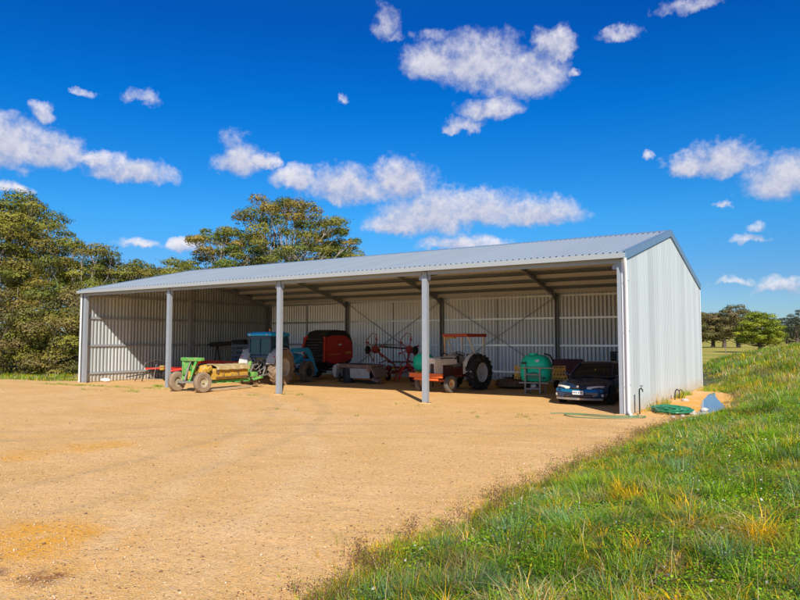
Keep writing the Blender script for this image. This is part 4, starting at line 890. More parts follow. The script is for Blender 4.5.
# ------------------------------------------------------------------ grass and weeds
PAL = np.array([(.34, .52, .018), (.16, .34, .015), (.22, .38, .14), (.88, .56, .015), (.76, .60, .30), (.36, .18, .07), (.40, .48, .03)])
def blades(name, bx, by, h, w, lean, az, col, kind_noise=True, mat=blade_t):
    n = len(bx); z0 = H(bx, by); z0 = np.where((bx < toe(by)+.35) & (by < 13) & (bx > -29), np.maximum(z0, 0), z0)
    dx, dy = np.cos(az), np.sin(az); px, py = -dy, dx
    tz = [0, .38, .72]; V = np.zeros((n, 7, 3))
    for i, tt in enumerate(tz+[1.0]):
        off = lean*h*tt**1.8; zz = h*tt*(1-.35*lean*tt); ww = w*(1-tt*.75)/2 if i < 3 else 0
        cx = bx+dx*off; cy = by+dy*off; cz = z0+zz-.01
        if i < 3:
            V[:, 2*i, 0] = cx-px*ww; V[:, 2*i, 1] = cy-py*ww; V[:, 2*i, 2] = cz
            V[:, 2*i+1, 0] = cx+px*ww; V[:, 2*i+1, 1] = cy+py*ww; V[:, 2*i+1, 2] = cz
        else: V[:, 6, 0] = cx; V[:, 6, 1] = cy; V[:, 6, 2] = cz
    f = np.array([0, 1, 3, 2, 2, 3, 5, 4, 4, 5, 6]); L = (f[None]+np.arange(n)[:, None]*7).ravel()
    st = (np.array([0, 4, 8])[None]+np.arange(n)[:, None]*11).ravel(); to = np.tile([4, 4, 3], n)
    cc = np.repeat(col, 7, axis=0).reshape(n, 7, 3)
    cc = cc.reshape(-1, 3)
    return V.reshape(-1, 3), L, st, to, cc
def join_np(name, parts, mat, kind='stuff'):
    V = []; L = []; S = []; T = []; C = []; vo = lo = 0
    for v, l, s, t_, c in parts:
        V.append(v); L.append(l+vo); S.append(s+lo); T.append(t_); C.append(c); vo += len(v); lo += len(l)
    return tag(np_mesh(name, np.concatenate(V), np.concatenate(L), np.concatenate(S), np.concatenate(T), mat, None, np.concatenate(C)), kind=kind)
def tufts(cx, cy, nb, hgt, spread, wid, pal_i, g, leanr=(.15, .9), hvar=.35):
    """per tuft blades; all arrays per tuft"""
    n = len(cx); k = nb
    a = g.random((n, k))*2*np.pi; r = spread[:, None]*np.sqrt(g.random((n, k)))
    bx = cx[:, None]+np.cos(a)*r; by = cy[:, None]+np.sin(a)*r
    az = a+g.normal(0, .7, (n, k)); h = hgt[:, None]*(1+g.normal(0, hvar, (n, k))).clip(.3, 1.8)
    lean = g.uniform(leanr[0], leanr[1], (n, k)); w = wid[:, None]*g.uniform(.6, 1.3, (n, k))
    tone = (.38+.95*vnoise(cx, cy, .34, 91)+.35*vnoise(cx, cy, 1.6, 92))[:, None, None]; base = PAL[pal_i][:, None, :]*g.uniform(.75, 1.25, (n, k, 1))*tone; alt = PAL[g.choice(7, (n, k), p=[.32, .2, .08, .10, .10, .05, .15])]
    m = g.random((n, k, 1)) < .26; col = np.where(m, alt, base)
    return bx.ravel(), by.ravel(), h.ravel(), w.ravel(), lean.ravel(), az.ravel(), col.reshape(-1, 3)
def zone_pal(x, y, g):
    """which grass grows where: world noise patches"""
    n = len(x); v = vnoise(x, y, .8, 21)+.35*vnoise(x, y, .3, 22); q = .75*vnoise(x, y, .5, 23)+.55*vnoise(x, y, .2, 24)
    p = np.where(v < .50, 0, np.where(v < .72, 6, np.where(v < .95, 1, 2))); p = np.where(q > .88, 3, p); p = np.where(q < .36, 4, p); p = np.where((y > 8) & (g.random(n) < .35), g.choice([3, 4, 6, 5], n), p)
    p = np.where(g.random(n) < .28, g.choice(7, n, p=[.2, .12, .12, .2, .18, .06, .12]), p)
    edge = x-toe(y); p = np.where((edge < .75) & (g.random(n) < .40), g.choice([3, 4, 5, 6], n, p=[.36, .3, .12, .22]), p)
    return p
g = np.random.default_rng(5); parts = []
# near bank, dense tufts
def region(n, y0, y1, wmax, g, pw=1.):
    y = y0+(y1-y0)*g.random(n)**pw; x = toe(y)+.22+(wmax)*g.random(n); return x, y
def add(n, y0, y1, wmax, nb, hr, sp, wd, leanr=(.15, .9), pw=1., pal=None, only=None):
    x, y = region(n, y0, y1, wmax, g, pw)
    if only is not None:
        m = only(x, y); x, y = x[m], y[m]
    edge = np.clip((x-toe(y)-.1)/1.0, .25, 1); n_ = len(x)
    hp = zone_pal(x, y, g) if pal is None else g.choice(pal, n_)
    h = g.uniform(hr[0], hr[1], n_)*(.35+.9*vnoise(x, y, .32, 31)+.6*vnoise(x, y, .9, 32))*edge
    h = h*np.where((.7*vnoise(x, y, .7, 41)+.6*vnoise(x, y, .28, 42) > .64) & (y < 6), .38, 1.)
    d = np.hypot(x-4.95, y+20.3); keep = d > 1.5
    x, y, hp, h = x[keep], y[keep], hp[keep], h[keep]; n_ = len(x)
    parts.append(blades('g', *tufts(x, y, nb, h, np.full(n_, sp), np.full(n_, wd), hp, g, leanr)))
add(6000, -19.5, -9, 4.9, 22, (.07, .165), .08, .0085, (.5, 1.7))
add(4600, -9, 3, 4.8, 18, (.08, .19), .11, .013, (.4, 1.6))
add(1900, -19, 3, 5, 14, (.04, .10), .15, .007, (.5, 1.3), pal=[4, 5, 3, 4])
add(1500, -19, 2, 5, 12, (.12, .22), .10, .007, (1.4, 2.3), pal=[4, 4, 3, 5], only=lambda x, y: vnoise(x, y, .6, 77) > .55)
add(3200, 3, 20, 6.5, 16, (.10, .24), .17, .017)
add(3600, 20, 60, 14, 12, (.12, .28), .32, .045)
add(1500, -22, 0, 6, 10, (.08, .2), .12, .01, only=lambda x, y: x > 5.2)
# big lush long-bladed tussocks
def tuss(n, y0, y1, wmax, hr, nb=70, sp=.20, wd=.008, pal=(2, 1, 0), g=g):
    x, y = region(n, y0, y1, wmax, g); m = x-toe(y) > .7; x, y = x[m], y[m]; n_ = len(x)
    parts.append(blades('g', *tufts(x, y, nb, g.uniform(hr[0], hr[1], n_), np.full(n_, sp), np.full(n_, wd), g.choice(list(pal), n_), g, (.3, 1.1), .25)))
tuss(120, -17, -8, 4.6, (.14, .26), 80, .15, .009, (2, 2, 1, 0)); tuss(90, -8, 6, 4.4, (.17, .32), 80, .24, .014); tuss(170, 6, 40, 8, (.25, .5), 60, .38, .026, (1, 1, 0, 2)); tuss(110, 6, 40, 8, (.2, .4), 50, .4, .026, (4, 3, 5))
tuss(26, -17.5, -12, 1.3, (.16, .26), 80, .16, .007, (2, 4))
# edge weeds creeping onto the gravel, gold and rusty
n = 2600; y = g.uniform(-17.5, 1, n); x = toe(y)+.15+.45*g.random(n); parts.append(blades('g', *tufts(x, y, 12, g.uniform(.05, .15, n), np.full(n, .08), np.full(n, .008), g.choice([3, 4, 5, 6, 0, 1], n, p=[.3, .2, .1, .2, .1, .1]), g, (.3, 1.6))))
n = 800; y = g.uniform(-17.5, 1, n); x = toe(y)+.25-np.abs(g.normal(0, .30, n)); parts.append(blades('g', *tufts(x, y, 10, g.uniform(.03, .10, n), np.full(n, .06), np.full(n, .006), g.choice([3, 4, 5, 6, 0], n, p=[.2, .27, .3, .13, .1]), g, (.3, 1.4))))
# single dry stalks
n = 300; x, y = region(n, -18, 6, 4.2, g); parts.append(blades('g', x, y, g.uniform(.30, .62, n), np.full(n, .006), g.uniform(.1, .8, n), g.random(n)*6.28, PAL[g.choice([4, 3, 4, 5], n)]))
# strip behind, by the wall foot and the back corner
n = 320; y = g.uniform(11.2, 17, n); x = .3+g.random(n)*1.6; parts.append(blades('g', *tufts(x, y, 16, g.uniform(.08, .24, n), np.full(n, .14), np.full(n, .016), g.choice([0, 3, 4, 6, 1], n), g)))
n = 34; y = np.concatenate([g.uniform(6.8, 9, 22), g.uniform(.8, 5, 12)]); x = .1+g.random(n)*.25; parts.append(blades('g', *tufts(x, y, 18, g.uniform(.1, .34, n), np.full(n, .10), np.full(n, .014), g.choice([0, 1, 6, 3], n), g)))
join_np('bank_grass', parts, blade_t)
n = 420; y = g.uniform(1, 12, n); x = toe(y)-.05+g.random(n)*1.1; parts.append(blades('g', *tufts(x, y, 12, g.uniform(.05, .14, n), np.full(n, .12), np.full(n, .014), g.choice([3, 4, 5, 5, 4], n), g, (.3, 1.6)))); tag(bpy.data.objects['bank_grass'], kind='stuff'); join_np('drain_grass', parts[-1:], blade_t)
# clover mat and white flowers
def flat_leaves(n, xf, size, hr, pal, seed, up=.5):
    g = np.random.default_rng(seed); x, y = xf(g, n); n = len(x); z = H(x, y)+g.uniform(hr[0], hr[1], n)
    u = g.normal(0, 1, (n, 3)); u[:, 2] *= up*.6; u /= np.linalg.norm(u, axis=1)[:, None]; v = np.cross(u, g.normal(0, .5, (n, 3))+np.array([0, 0, 1.])); v /= np.linalg.norm(v, axis=1)[:, None]
    s = size*g.uniform(.6, 1.4, n)[:, None]; c = np.stack([x, y, z], -1)
    Q = np.stack([c-u*s, c-v*s*.7, c+u*s, c+v*s*.7], 1)
    col = pal[g.integers(0, len(pal), n)]*g.uniform(.7, 1.3, (n, 1)); return Q, col
def creg(y0, y1, w):
    def f(g, n):
        y = g.uniform(y0, y1, n); x = toe(y)+.4+w*g.random(n); m = (.7*vnoise(x, y, .7, 41)+.6*vnoise(x, y, .28, 42) > .62) & (np.hypot(x-4.95, y+20.3) > 1.6); return x[m], y[m]
    return f
cp = np.array([(.26, .54, .018), (.18, .42, .015), (.40, .62, .03), (.30, .56, .02), (.62, .56, .03)])
q1, c1 = flat_leaves(110000, creg(-19, -8, 4.6), .012, (.01, .08), cp, 51); q2, c2 = flat_leaves(60000, creg(-8, 6, 4.5), .018, (.01, .10), cp, 52)
tag(quads_mesh('clover_mat', np.concatenate([q1, q2]), blade_t, None, np.concatenate([c1, c2])), kind='stuff')
def freg(g, n):
    y = g.uniform(-16, 2, n); x = toe(y)+.6+3*g.random(n)**1.4; m = (.7*vnoise(x, y, .7, 41)+.6*vnoise(x, y, .28, 42) > .60); return x[m], y[m]
q3, c3 = flat_leaves(1500, freg, .014, (.07, .13), np.array([(.75, .75, .66), (.7, .66, .5)]), 53, 1.)
tag(quads_mesh('clover_flowers', q3, blade_t, None, c3), kind='stuff')
# brown dock seed heads standing along the gravel edge
parts = []; Qs = []; Cs = []; g = np.random.default_rng(9)
n = 200; y = g.uniform(-17.0, -.5, n); x = toe(y)+.22+g.normal(0, .18, n)
parts.append(blades('d', *tufts(x, y, 5, g.uniform(.10, .24, n), np.full(n, .05), np.full(n, .006), np.full(n, 5), g, (.1, .7))))
join_np('dry_weed_stems', parts, blade_t)
k = 36; cx = np.repeat(x, k)+g.normal(0, .055, n*k); cy = np.repeat(y, k)+g.normal(0, .055, n*k)
hh = np.repeat(g.uniform(.08, .24, n), k)*g.uniform(.35, 1.1, n*k)
c = np.stack([cx, cy, np.maximum(H(cx, cy), 0)+hh], -1); u = g.normal(0, 1, (n*k, 3)); u /= np.linalg.norm(u, axis=1)[:, None]; v = np.cross(u, g.normal(0, 1, (n*k, 3))); v /= np.linalg.norm(v, axis=1)[:, None]
s = g.uniform(.004, .011, n*k)[:, None]; Q = np.stack([c-u*s, c-v*s, c+u*s, c+v*s], 1)
tag(quads_mesh('dry_weed_heads', Q, blade_t, None, np.array([(.20, .11, .065), (.28, .16, .09), (.34, .2, .13)])[g.integers(0, 3, n*k)]), kind='stuff')
# left strip of grass and tiny weeds scattered over the yard
parts = []; g = np.random.default_rng(15)
n = 6000; x = g.uniform(-62, -28.6, n); y = g.uniform(-14, 16, n)
bd = np.interp(x, [-75, -46, -38, -35, -31.5, -29.2], [-22, -6, -2.2, -.3, -.2, 1.2]); m = y > bd+g.normal(.1, .25, n); x, y = x[m], y[m]; n = len(x)
parts.append(blades('g', *tufts(x, y, 14, g.uniform(.10, .30, n)*(.6+.6*vnoise(x, y, 2, 3)), np.full(n, .28), np.full(n, .035), g.choice([0, 6, 3, 4, 1, 6], n), g)))
n = 260; x = g.normal(-27, 3.2, n); y = -1.15+.10*(x+27)+g.normal(0, .22, n); parts.append(blades('g', *tufts(x, y, 14, g.uniform(.03, .09, n), np.full(n, .14), np.full(n, .012), g.choice([0, 6, 1, 4], n), g)))
for (cx_, cy_, r_, k_) in ((-22.0, .4, .30, 24), (-21.0, -.3, .5, 18), (-20.4, -2.3, .4, 9), (-22.5, -2.6, .6, 10), (-14.6, -.9, .5, 10), (-7.2, -1.0, .8, 8), (-13.3, .2, .4, 8), (-34.0, -1.2, .8, 60), (-32.2, -1.1, .4, 20), (-3.2, -2.0, 1.3, 12), (-9.0, -4.5, 1.2, 6)):
    x = g.normal(cx_, r_, k_); y = g.normal(cy_, r_*.4, k_); parts.append(blades('g', *tufts(x, y, 16, g.uniform(.04, .16 if r_ < .45 else .08, k_), np.full(k_, .09), np.full(k_, .012), g.choice([0, 1, 1, 6], k_), g)))
join_np('yard_grass', parts, blade_t)

# ------------------------------------------------------------------ trees
OLIVE = np.array([(.21, .21, .030), (.17, .185, .028), (.27, .25, .034), (.23, .19, .036)])
OLIVE2 = np.array([(.13, .17, .024), (.18, .19, .028), (.24, .22, .032), (.29, .21, .038)])
BROWN = np.array([(.20, .15, .05), (.14, .13, .035), (.24, .19, .06)])
def tree(name, label, cat, loc, height, spread, seed, group=None, n_clump=60, leaf=.20, per=210, trunk_r=.35, base_h=.28, pal=OLIVE, clump_r=1.35, flat=.55, bark=barkpale, limbs=7, shape='dome', trunks=1, top_bias=.5, lean=(0, 0), gap=.66):
    g = np.random.default_rng(seed); rr = random.Random(seed)
    z0 = float(H(loc[0], loc[1])); t = thing(name, label, cat, (loc[0], loc[1], z0-.1), 0, group)
    # clump centres inside an uneven dome
    C_ = []; tries = 0
    while len(C_) < n_clump and tries < 6000:
        tries += 1; a = g.random()*2*np.pi; q = g.random()
        zf = base_h+(1-base_h)*g.random()**top_bias
        if shape == 'dome': rmax = spread*math.sqrt(max(.02, 1-((zf-.45)/.58)**2 if zf > .45 else 1-((.45-zf)/.75)**2))
        elif shape == 'bush': rmax = spread*math.sqrt(max(.02, 1-(max(zf, .0)/1.05)**2.4))
        else: rmax = spread*(1-(zf-base_h)/(1.02-base_h))**.7
        rmax *= .72+.55*(.5+.5*math.sin(a*2+seed))*.9 if shape != 'bush' else .9+.2*math.sin(3*a+seed)
        r = rmax*(q**.5)
        if r < rmax*.35 and zf < .75 and shape == 'dome': continue
        c = np.array([r*math.cos(a)+lean[0]*zf, r*math.sin(a)+lean[1]*zf, zf*height])
        cr = clump_r*rr.uniform(.65, 1.25)
        if all(np.linalg.norm((c-o[0])*(1, 1, 1.4)) > (cr+o[1])*gap for o in C_): C_.append((c, cr))
    # limbs
    b = MB(); ends = []; bases = [((i-(trunks-1)/2)*spread*.22, rr.uniform(-.5, .5)) for i in range(trunks)]
    for (bx, by) in bases:
        tw = [(bx, by, 0), (bx+rr.uniform(-.2, .2), by+rr.uniform(-.2, .2), height*.18), (bx*1.3+rr.uniform(-.4, .4)+lean[0]*.3, by+rr.uniform(-.4, .4), height*.38), (bx*1.5+rr.uniform(-.6, .6)+lean[0]*.55, by*1.3+rr.uniform(-.6, .6), height*.62), (bx*1.6+rr.uniform(-.8, .8)+lean[0]*.8, by*1.5, height*.84)]
        sp = smooth_path(tw, 3); k = len(sp); b.tube(sp, [trunk_r/math.sqrt(trunks)*(1.15-.98*(i/(k-1))) for i in range(k)], 8); ends.append(sp)
    for (c, cr) in C_:
        sp = min(ends, key=lambda s_: np.linalg.norm(np.array(s_[len(s_)//2][:2])-c[:2])); zt = c[2]*rr.uniform(.45, .72); j = min(range(len(sp)), key=lambda i: abs(sp[i][2]-zt)); p = np.array(sp[j])
        mid = p*.5+c*.5+np.array([rr.uniform(-.4, .4), rr.uniform(-.4, .4), -rr.uniform(.0, .08)*height*.6]); r0 = trunk_r*.26*(1-.5*j/len(sp))
        b.tube(smooth_path([tuple(p), tuple(mid), tuple(c)], 3), [r0*(1-.13*i) for i in range(7)], 5, False)
        for q in range(3):
            e = c+np.array([rr.uniform(-1, 1), rr.uniform(-1, 1), rr.uniform(-.2, .6)])*cr*.8; b.tube([tuple(mid*.4+c*.6), tuple(e)], [r0*.3, r0*.12], 4, False)
    b.build('trunk', bark, t, 40)
    Q = []; K = []
    for (c, cr) in C_:
        n = int(per*(cr/clump_r)**2); d = g.normal(0, 1, (n, 3)); d[:, 2] = np.where(g.random(n) < .6, np.abs(d[:, 2]), d[:, 2]); d /= np.linalg.norm(d, axis=1)[:, None]
        lump = 1+.22*np.sin(d[:, 0]*5+c[0]*3)*np.cos(d[:, 1]*5+c[1]*3)+.12*np.sin(d[:, 2]*9+c[2])
        rad = cr*np.where(g.random(n) < .82, g.uniform(.72, 1.0, n), g.uniform(.2, 1.18, n)); p = c+d*(rad*lump)[:, None]*np.array([1, 1, flat])
        p[:, 2] -= np.where(d[:, 2] < 0, d[:, 2]*.0, 0)
        nr = d*np.array([1, 1, 1.5])+g.normal(0, .30, (n, 3)); u = np.cross(nr, g.normal(0, 1, (n, 3))); u /= np.linalg.norm(u, axis=1)[:, None]+1e-6; v = np.cross(nr, u); v /= np.linalg.norm(v, axis=1)[:, None]+1e-6
        s = leaf*g.uniform(.5, 1.25, n)[:, None]
        Q.append(np.stack([p-u*s, p-v*s*.5, p+u*s, p+v*s*.5], 1)); base = pal[g.integers(0, len(pal))]*g.uniform(.82, 1.2); K.append(base[None]*g.uniform(.86, 1.14, (n, 1)))
    quads_mesh('crown', np.concatenate(Q), leaf_t, t, np.concatenate(K)); return t
def at(azd, dist): a = R(azd); return (4.95+dist*math.sin(a), -20.28+dist*math.cos(a))
GL = 'gum trees and scrub left of the shed'
tree('gum_tree', 'tall gum tree with dense rounded crown, highest of the left clump', 'tree', at(-62.4, 64), 14.2, 5.4, 3, GL, 56, .11, 720, .40, .42, OLIVE, 1.35, .55, trunks=2)
tree('gum_tree', 'leaning gum tree cut by the left edge of the picture behind the scrub', 'tree', at(-65.5, 60), 13.2, 4.6, 4, GL, 45, .11, 700, .36, .25)
tree('gum_tree', 'feathery olive tree right of the tallest one in the left clump', 'tree', at(-58.8, 60), 10.2, 4.3, 5, GL, 46, .10, 620, .30, .34, OLIVE, 1.15, .55, trunks=3)
tree('gum_tree', 'olive tree just behind the left end of the shed roof', 'tree', at(-56.0, 62), 9.0, 4.2, 6, GL, 46, .10, 620, .28, .30, OLIVE, 1.15, .55, trunks=2)
tree('gum_tree', 'low olive tree above the second bay of the roof', 'tree', at(-53.2, 66), 9.3, 4.0, 7, GL, 50, .10, 620, .26, .15, OLIVE, 1.2, .6)
tree('gum_tree', 'small thin tree between the left clump and the wide gum', 'tree', at(-50.9, 72), 10.6, 2.6, 8, GL, 20, .11, 500, .22, .35, OLIVE2, 1.05, .6)
k = 0
for (az, d, h, s, lab, pal, bk) in ((-64.5, 52, 6.5, 3.4, 'brownish scrub bush at the left picture edge', BROWN, barkdark), (-62.3, 53, 5.8, 3.2, 'dull green bush below the tallest gum', OLIVE2, barkdark), (-60.4, 51.5, 5.2, 2.8, 'olive bush with pale bare stems midway to the shed', OLIVE, barkpale), (-58.9, 52, 6.6, 2.6, 'brown twiggy bush beside the left shed wall', BROWN, barkpale), (-57.4, 55, 7.2, 3.0, 'olive bush partly hidden by the shed corner', OLIVE, barkpale), (-61.3, 58, 8.4, 3.2, 'taller scrub bush behind the row of bushes', OLIVE2, barkpale), (-63.6, 57, 8.6, 3.2, 'tall dull bush behind the leftmost scrub', OLIVE, barkpale)):
    k += 1; tree('bush', lab, 'bush', at(az, d), h*.86, s, 30+k, GL, 26, .09, 520, .14, .05, pal, 1.0, .7, bk, shape='bush', trunks=3, top_bias=.9)
GB = 'gum trees rising behind the shed roof'
tree('gum_tree', 'widest gum with layered see-through crown behind the roof', 'tree', at(-42.6, 82), 19.2, 8.6, 12, GB, 104, .13, 620, .45, .46, OLIVE2, 1.45, .62, top_bias=.7, trunks=2)
tree('gum_tree', 'lower spreading gum on the left flank of the widest gum', 'tree', at(-47.6, 80), 15.6, 5.2, 13, GB, 40, .13, 560, .34, .45, OLIVE2, 1.25, .5, top_bias=.7)
tree('gum_tree', 'smaller gum on the right flank of the widest gum', 'tree', at(-38.3, 86), 16.4, 4.6, 14, GB, 34, .13, 560, .32, .50, OLIVE2, 1.25, .5, top_bias=.7)
GF = 'trees standing across the far paddock'
for i, (az, d, h, s, lab) in enumerate(((-8.4, 225, 10.8, 6.5, 'dark paddock gum touching the rear corner of the end wall'), (-7.3, 240, 11.0, 6, 'brownish paddock gum second from the end wall'), (-6.5, 225, 11.2, 5.5, 'paddock gum with thick dark trunk left of the round tree'), (-5.5, 235, 12.6, 6.5, 'tallest paddock gum, rising just behind the round tree'))):
    tree('paddock_gum', lab, 'tree', at(az, d), h, s, 50+i, GF, 34, .24, 380, .6, .22, np.array([(.16, .14, .045), (.21, .16, .06), (.14, .13, .04)]), 2.0, .6, barkdark)
tree('round_tree', 'bushy bright green tree with short trunk standing alone on the paddock', 'tree', at(-4.1, 140), 7.1, 5.0, 61, None, 80, .15, 420, .42, .26, np.array([(.24, .28, .02), (.19, .24, .02), (.30, .31, .03)]), 1.15, .62, barkdark, top_bias=.8)
for i, (az, d, h, s, lab) in enumerate(((-1.6, 210, 9, 4.5, 'dark tree at the right picture edge beyond the bank'), (-2.6, 520, 15, 8, 'small far tree on the low hill line'), (-1.5, 560, 22, 12, 'large far tree on the hill at the right picture edge'), (-3.2, 420, 9, 9, 'grey-green far thicket right of the round tree'), (-2.3, 430, 8, 9, 'low far thicket near the right picture edge'), (-4.6, 430, 8, 9, 'low far thicket seen under the round tree'), (-.4, 450, 16, 9, 'far tree just outside the right picture edge'))):
    tree('far_tree', lab, 'tree', at(az, d), h, s, 70+i, GF, 24, .4 if d > 300 else .2, 240, .5, .1, np.array([(.06, .075, .045), (.075, .08, .045)]), 2.4 if d > 300 else 1.4, .7, barkdark, shape='bush')

# paddock fence
t = thing('paddock_fence', 'thin post and wire fence crossing the paddock behind the shed', 'fence', (0, 95, 0))
for k in range(26):
    x = -60+k*4.; b = MB(); b.box((x, 0, .55), (.09, .09, 1.3), (0, random.uniform(-.05, .05), 0)); b.build('post', woodm, t, 0)
b = MB()
for z in (.35, .7, 1.1): b.bar((-60, -.06, z), (40, -.06, z), .012)
b.build('wires', darksteel, t, 0)

# ------------------------------------------------------------------ sky
SUN_AZ = math.atan2(.89, -1.0); SUN_EL = R(35.4)
w = bpy.data.worlds.new('World'); scene.world = w; w.use_nodes = True; N = w.node_tree.nodes; L = w.node_tree.links; bg = N['Background']
sky = N.new('ShaderNodeTexSky'); sky.sky_type = 'NISHITA'; sky.sun_disc = False; sky.sun_elevation = SUN_EL; sky.sun_rotation = SUN_AZ % (2*math.pi)
sky.air_density = 1.0; sky.dust_density = .3; sky.ozone_density = 3.0; sky.altitude = 400
def math_(op, a, c=None, d=None, clamp=False):
    n = N.new('ShaderNodeMath'); n.operation = op; n.use_clamp = clamp
    for i, v in enumerate((a, c, d)):
        if v is None: continue
        if isinstance(v, (int, float)): n.inputs[i].default_value = v
        else: L.new(v, n.inputs[i])
    return n.outputs[0]
hsv = N.new('ShaderNodeHueSaturation'); hsv.inputs['Saturation'].default_value = SKY_SAT if 'SKY_SAT' in globals() else 1.35; hsv.inputs['Value'].default_value = 1.; L.new(sky.outputs[0], hsv.inputs['Color'])
tc = N.new('ShaderNodeTexCoord'); sp = N.new('ShaderNodeSeparateXYZ'); L.new(tc.outputs['Generated'], sp.inputs[0])
az = math_('ARCTAN2', sp.outputs[0], sp.outputs[1]); el = math_('ARCSINE', sp.outputs[2])
def wnoise(scale, det, ro, off=0., sc=(1, 1, 1)):
    cb = N.new('ShaderNodeCombineXYZ'); L.new(az, cb.inputs[0]); L.new(el, cb.inputs[1]); cb.inputs[2].default_value = off
    mp = N.new('ShaderNodeMapping'); mp.inputs['Scale'].default_value = sc; L.new(cb.outputs[0], mp.inputs[0])
    n = N.new('ShaderNodeTexNoise'); n.inputs['Scale'].default_value = scale; n.inputs['Detail'].default_value = det; n.inputs['Roughness'].default_value = ro; L.new(mp.outputs[0], n.inputs['Vector']); return n.outputs['Fac']
CL = [(-1.1117, 0.254, 0.0535, 0.0273), (-1.0651, 0.2516, 0.0438, 0.023), (-1.0713, 0.2991, 0.0155, 0.0112), (-1.0071, 0.2454, 0.0255, 0.0106), (-0.9618, 0.2366, 0.0508, 0.0162), (-0.9483, 0.3356, 0.027, 0.0104), (-1.0209, 0.3308, 0.0139, 0.0057), (-0.822, 0.2897, 0.0247, 0.0208), (-0.8099, 0.2624, 0.0277, 0.0211), (-0.7748, 0.2616, 0.0222, 0.0128), (-0.7256, 0.2408, 0.0331, 0.0159), (-0.6454, 0.2313, 0.0642, 0.0248), (-0.5689, 0.2407, 0.046, 0.0262), (-0.5875, 0.4593, 0.0233, 0.0254), (-0.5751, 0.4413, 0.0187, 0.0091), (-0.5145, 0.4446, 0.0309, 0.0116), (-0.5193, 0.4064, 0.0401, 0.0239), (-0.4454, 0.4041, 0.0636, 0.0342), (-0.3851, 0.3821, 0.0562, 0.0292), (-0.337, 0.4193, 0.0292, 0.0192), (-0.4736, 0.3187, 0.0259, 0.0112), (-0.4277, 0.3408, 0.0421, 0.0152), (-0.5261, 0.1933, 0.0699, 0.0311), (-0.4471, 0.198, 0.0672, 0.025), (-0.358, 0.1893, 0.0577, 0.0189), (-0.5719, 0.1756, 0.0366, 0.0164), (-0.4701, 0.1464, 0.054, 0.0105), (-0.6537, 0.3553, 0.0108, 0.0069), (-0.2392, 0.4228, 0.0289, 0.01), (-0.1442, 0.4451, 0.0431, 0.0106), (-0.155, 0.2413, 0.0255, 0.0147), (-0.1143, 0.2436, 0.046, 0.021), (-0.2047, 0.2571, 0.012, 0.0082), (-0.032, 0.2105, 0.0441, 0.0279), (-0.1073, 0.1871, 0.011, 0.0067), (-0.0397, 0.0723, 0.0311, 0.0105), (-0.098, 0.0801, 0.0309, 0.0054), (-0.0808, 0.1368, 0.0258, 0.0066), (-1.1099, 0.1985, 0.0228, 0.0076), (-0.7201, 0.1395, 0.0269, 0.0074), (-0.9437, 0.137, 0.0267, 0.007), (-0.8842, 0.1371, 0.0194, 0.0086), (-0.0662, 0.1516, 0.014, 0.0066), (-0.3041, 0.381, 0.0115, 0.0066)]
# more clouds in the directions the photograph does not show
_g = random.Random(4)
for k in range(8):
    a_ = _g.uniform(.15, 4.9); e_ = _g.uniform(.12, .6); CL.append((((a_+math.pi) % (2*math.pi))-math.pi, e_, _g.uniform(.12, .26), _g.uniform(.04, .08)))
bulk = {'hi': 3}
FAINT = {2: .35, 5: .4, 6: .55, 7: .6, 13: .5, 14: .55, 15: .5, 20: .3, 27: .6, 28: .35, 29: .4, 32: .45, 34: .3, 35: .25, 36: .45, 37: .5, 39: .3, 40: .3, 42: .55, 43: .4}
def vmath(op, *a):
    n = N.new('ShaderNodeVectorMath'); n.operation = op
    for i, v in enumerate(a):
        if isinstance(v, tuple): n.inputs[i].default_value = v
        else: L.new(v, n.inputs[i])
    return n.outputs['Value'] if op == 'DOT_PRODUCT' else n.outputs['Vector']
def field(daz, del_, warp):
    m = None; A = math_('ADD', az, daz) if daz else az; E_ = math_('ADD', el, del_) if del_ else el
    if warp:
        A = math_('ADD', A, math_('MULTIPLY', math_('SUBTRACT', wnoise(26, 7, .6, 1.7), .5), .060)); E_ = math_('ADD', E_, math_('MULTIPLY', math_('SUBTRACT', wnoise(30, 7, .62, 5.3), .5), .040))
    cb = N.new('ShaderNodeCombineXYZ'); L.new(A, cb.inputs[0]); L.new(E_, cb.inputs[1]); L.new(E_, cb.inputs[2]); P = cb.outputs[0]
    for i_, (a0, e0, ra, re) in enumerate(CL):
        k = (1/(ra*1.26), 1/(re*1.55), -1/(re*.90)); ec = e0-re*.25
        v = vmath('MULTIPLY_ADD', P, k, (-a0*k[0], -ec*k[1], -ec*k[2]))
        v = vmath('MAXIMUM', v, (-1e6, 0., 0.)); d = vmath('DOT_PRODUCT', v, v)
        if FAINT.get(i_): d = math_('ADD', d, FAINT[i_])
        m = d if m is None else (math_('SMOOTH_MIN', m, d, .10) if warp else math_('MINIMUM', m, d))
    return math_('SUBTRACT', 1., m)
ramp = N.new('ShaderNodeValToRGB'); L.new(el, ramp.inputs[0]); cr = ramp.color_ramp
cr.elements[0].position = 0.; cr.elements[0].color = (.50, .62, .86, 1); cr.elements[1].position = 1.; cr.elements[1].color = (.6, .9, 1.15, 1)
for p_, c_ in ((.09, (.45, .64, .88, 1)), (.18, (.34, .86, 1.10, 1)), (.34, (.03, .76, 1.20, 1)), (.46, (.03, .58, 1.10, 1)), (.62, (.35, .80, 1.12, 1))):  # sky tint above the view is raised as added fill for the shed interior
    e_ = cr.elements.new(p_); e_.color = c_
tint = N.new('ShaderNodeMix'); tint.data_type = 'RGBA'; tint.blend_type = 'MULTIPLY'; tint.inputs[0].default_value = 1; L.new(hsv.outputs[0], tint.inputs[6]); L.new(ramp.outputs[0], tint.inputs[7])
f0 = field(0., 0., True); fup = field(.004, .011, False)
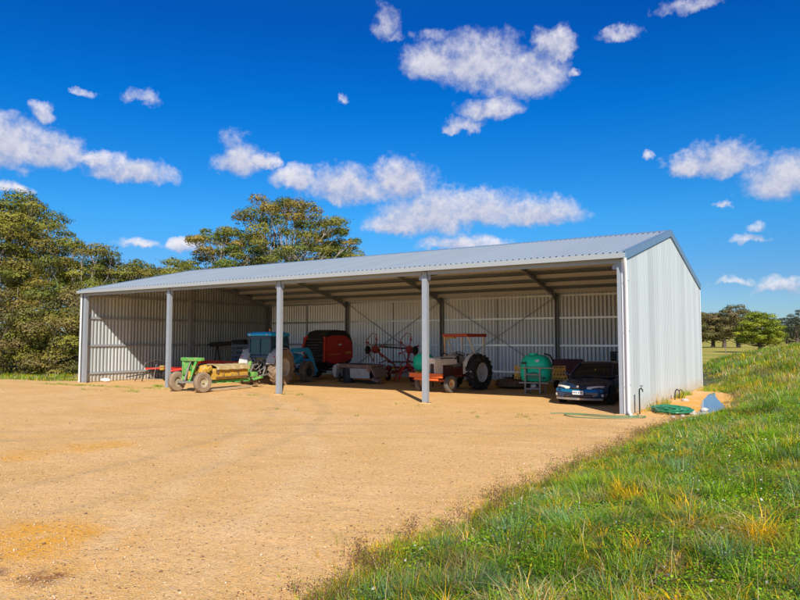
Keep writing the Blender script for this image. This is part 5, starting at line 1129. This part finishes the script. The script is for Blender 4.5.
def billow(sc, off):
    n = wnoise(sc, 3, .55, off); return math_('ABSOLUTE', math_('SUBTRACT', math_('MULTIPLY', n, 2.), 1.))
bl = math_('SUBTRACT', 1., math_('MULTIPLY_ADD', billow(30, 3.1), 1.6, math_('MULTIPLY', billow(75, 9.1), .8)))
det = wnoise(48, 10, .66, 3.1); det2 = wnoise(11, 4, .55, 8.)
dens = math_('ADD', math_('ADD', f0, math_('MULTIPLY', math_('SUBTRACT', bl, .45), .42)), math_('MULTIPLY_ADD', math_('SUBTRACT', det, .5), .95, math_('MULTIPLY', math_('SUBTRACT', det2, .5), .9)))
mr = N.new('ShaderNodeMapRange'); mr.interpolation_type = 'SMOOTHSTEP'; mr.inputs[1].default_value = -.22; mr.inputs[2].default_value = 1.2; L.new(dens, mr.inputs[0]); alpha = math_('MULTIPLY', mr.outputs[0], .95)
# sunlit tops, lavender-grey bases
sh = math_('ADD', math_('MULTIPLY', math_('SUBTRACT', f0, fup), .85), math_('MULTIPLY_ADD', bl, .75, math_('MULTIPLY', math_('SUBTRACT', det, .5), 1.9)))
shade = N.new('ShaderNodeMapRange'); shade.inputs[1].default_value = -.35; shade.inputs[2].default_value = 1.75; L.new(sh, shade.inputs[0])
cm = N.new('ShaderNodeMix'); cm.data_type = 'RGBA'; cm.inputs[6].default_value = (2.8, 3.3, 5.1, 1); cm.inputs[7].default_value = (8.0, 7.7, 8.0, 1)
L.new(shade.outputs[0], cm.inputs[0])
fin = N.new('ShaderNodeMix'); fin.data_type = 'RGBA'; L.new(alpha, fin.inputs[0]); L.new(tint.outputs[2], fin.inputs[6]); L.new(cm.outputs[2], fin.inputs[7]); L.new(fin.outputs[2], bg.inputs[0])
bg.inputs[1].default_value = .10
sd = bpy.data.lights.new('sun', 'SUN'); sd.energy = 5.0; sd.angle = R(.53); sd.color = (1., .93, .82); so = bpy.data.objects.new('sun', sd); COL.objects.link(so)
dirv = Vector((-.89, 1.0, -.951)).normalized(); so.rotation_euler = dirv.to_track_quat('-Z', 'Y').to_euler()

# ------------------------------------------------------------------ camera
cd = bpy.data.cameras.new('camera'); cam = bpy.data.objects.new('camera', cd); COL.objects.link(cam); scene.camera = cam
cd.sensor_width = 36; cd.lens = 660.54/800*36; cd.clip_start = .1; cd.clip_end = 9000
cam.location = (4.954, -20.283, 2.224); yw, pt = .5689, .0610
cam.rotation_euler = (math.pi/2+pt, 0, yw)
scene.view_settings.view_transform = 'Standard'; scene.view_settings.look = 'None'; scene.view_settings.exposure = .2; scene.view_settings.gamma = 1; scene.view_settings.use_curve_mapping = False
scene.cycles.max_bounces = 7; scene.cycles.diffuse_bounces = 5; scene.cycles.transparent_max_bounces = 4
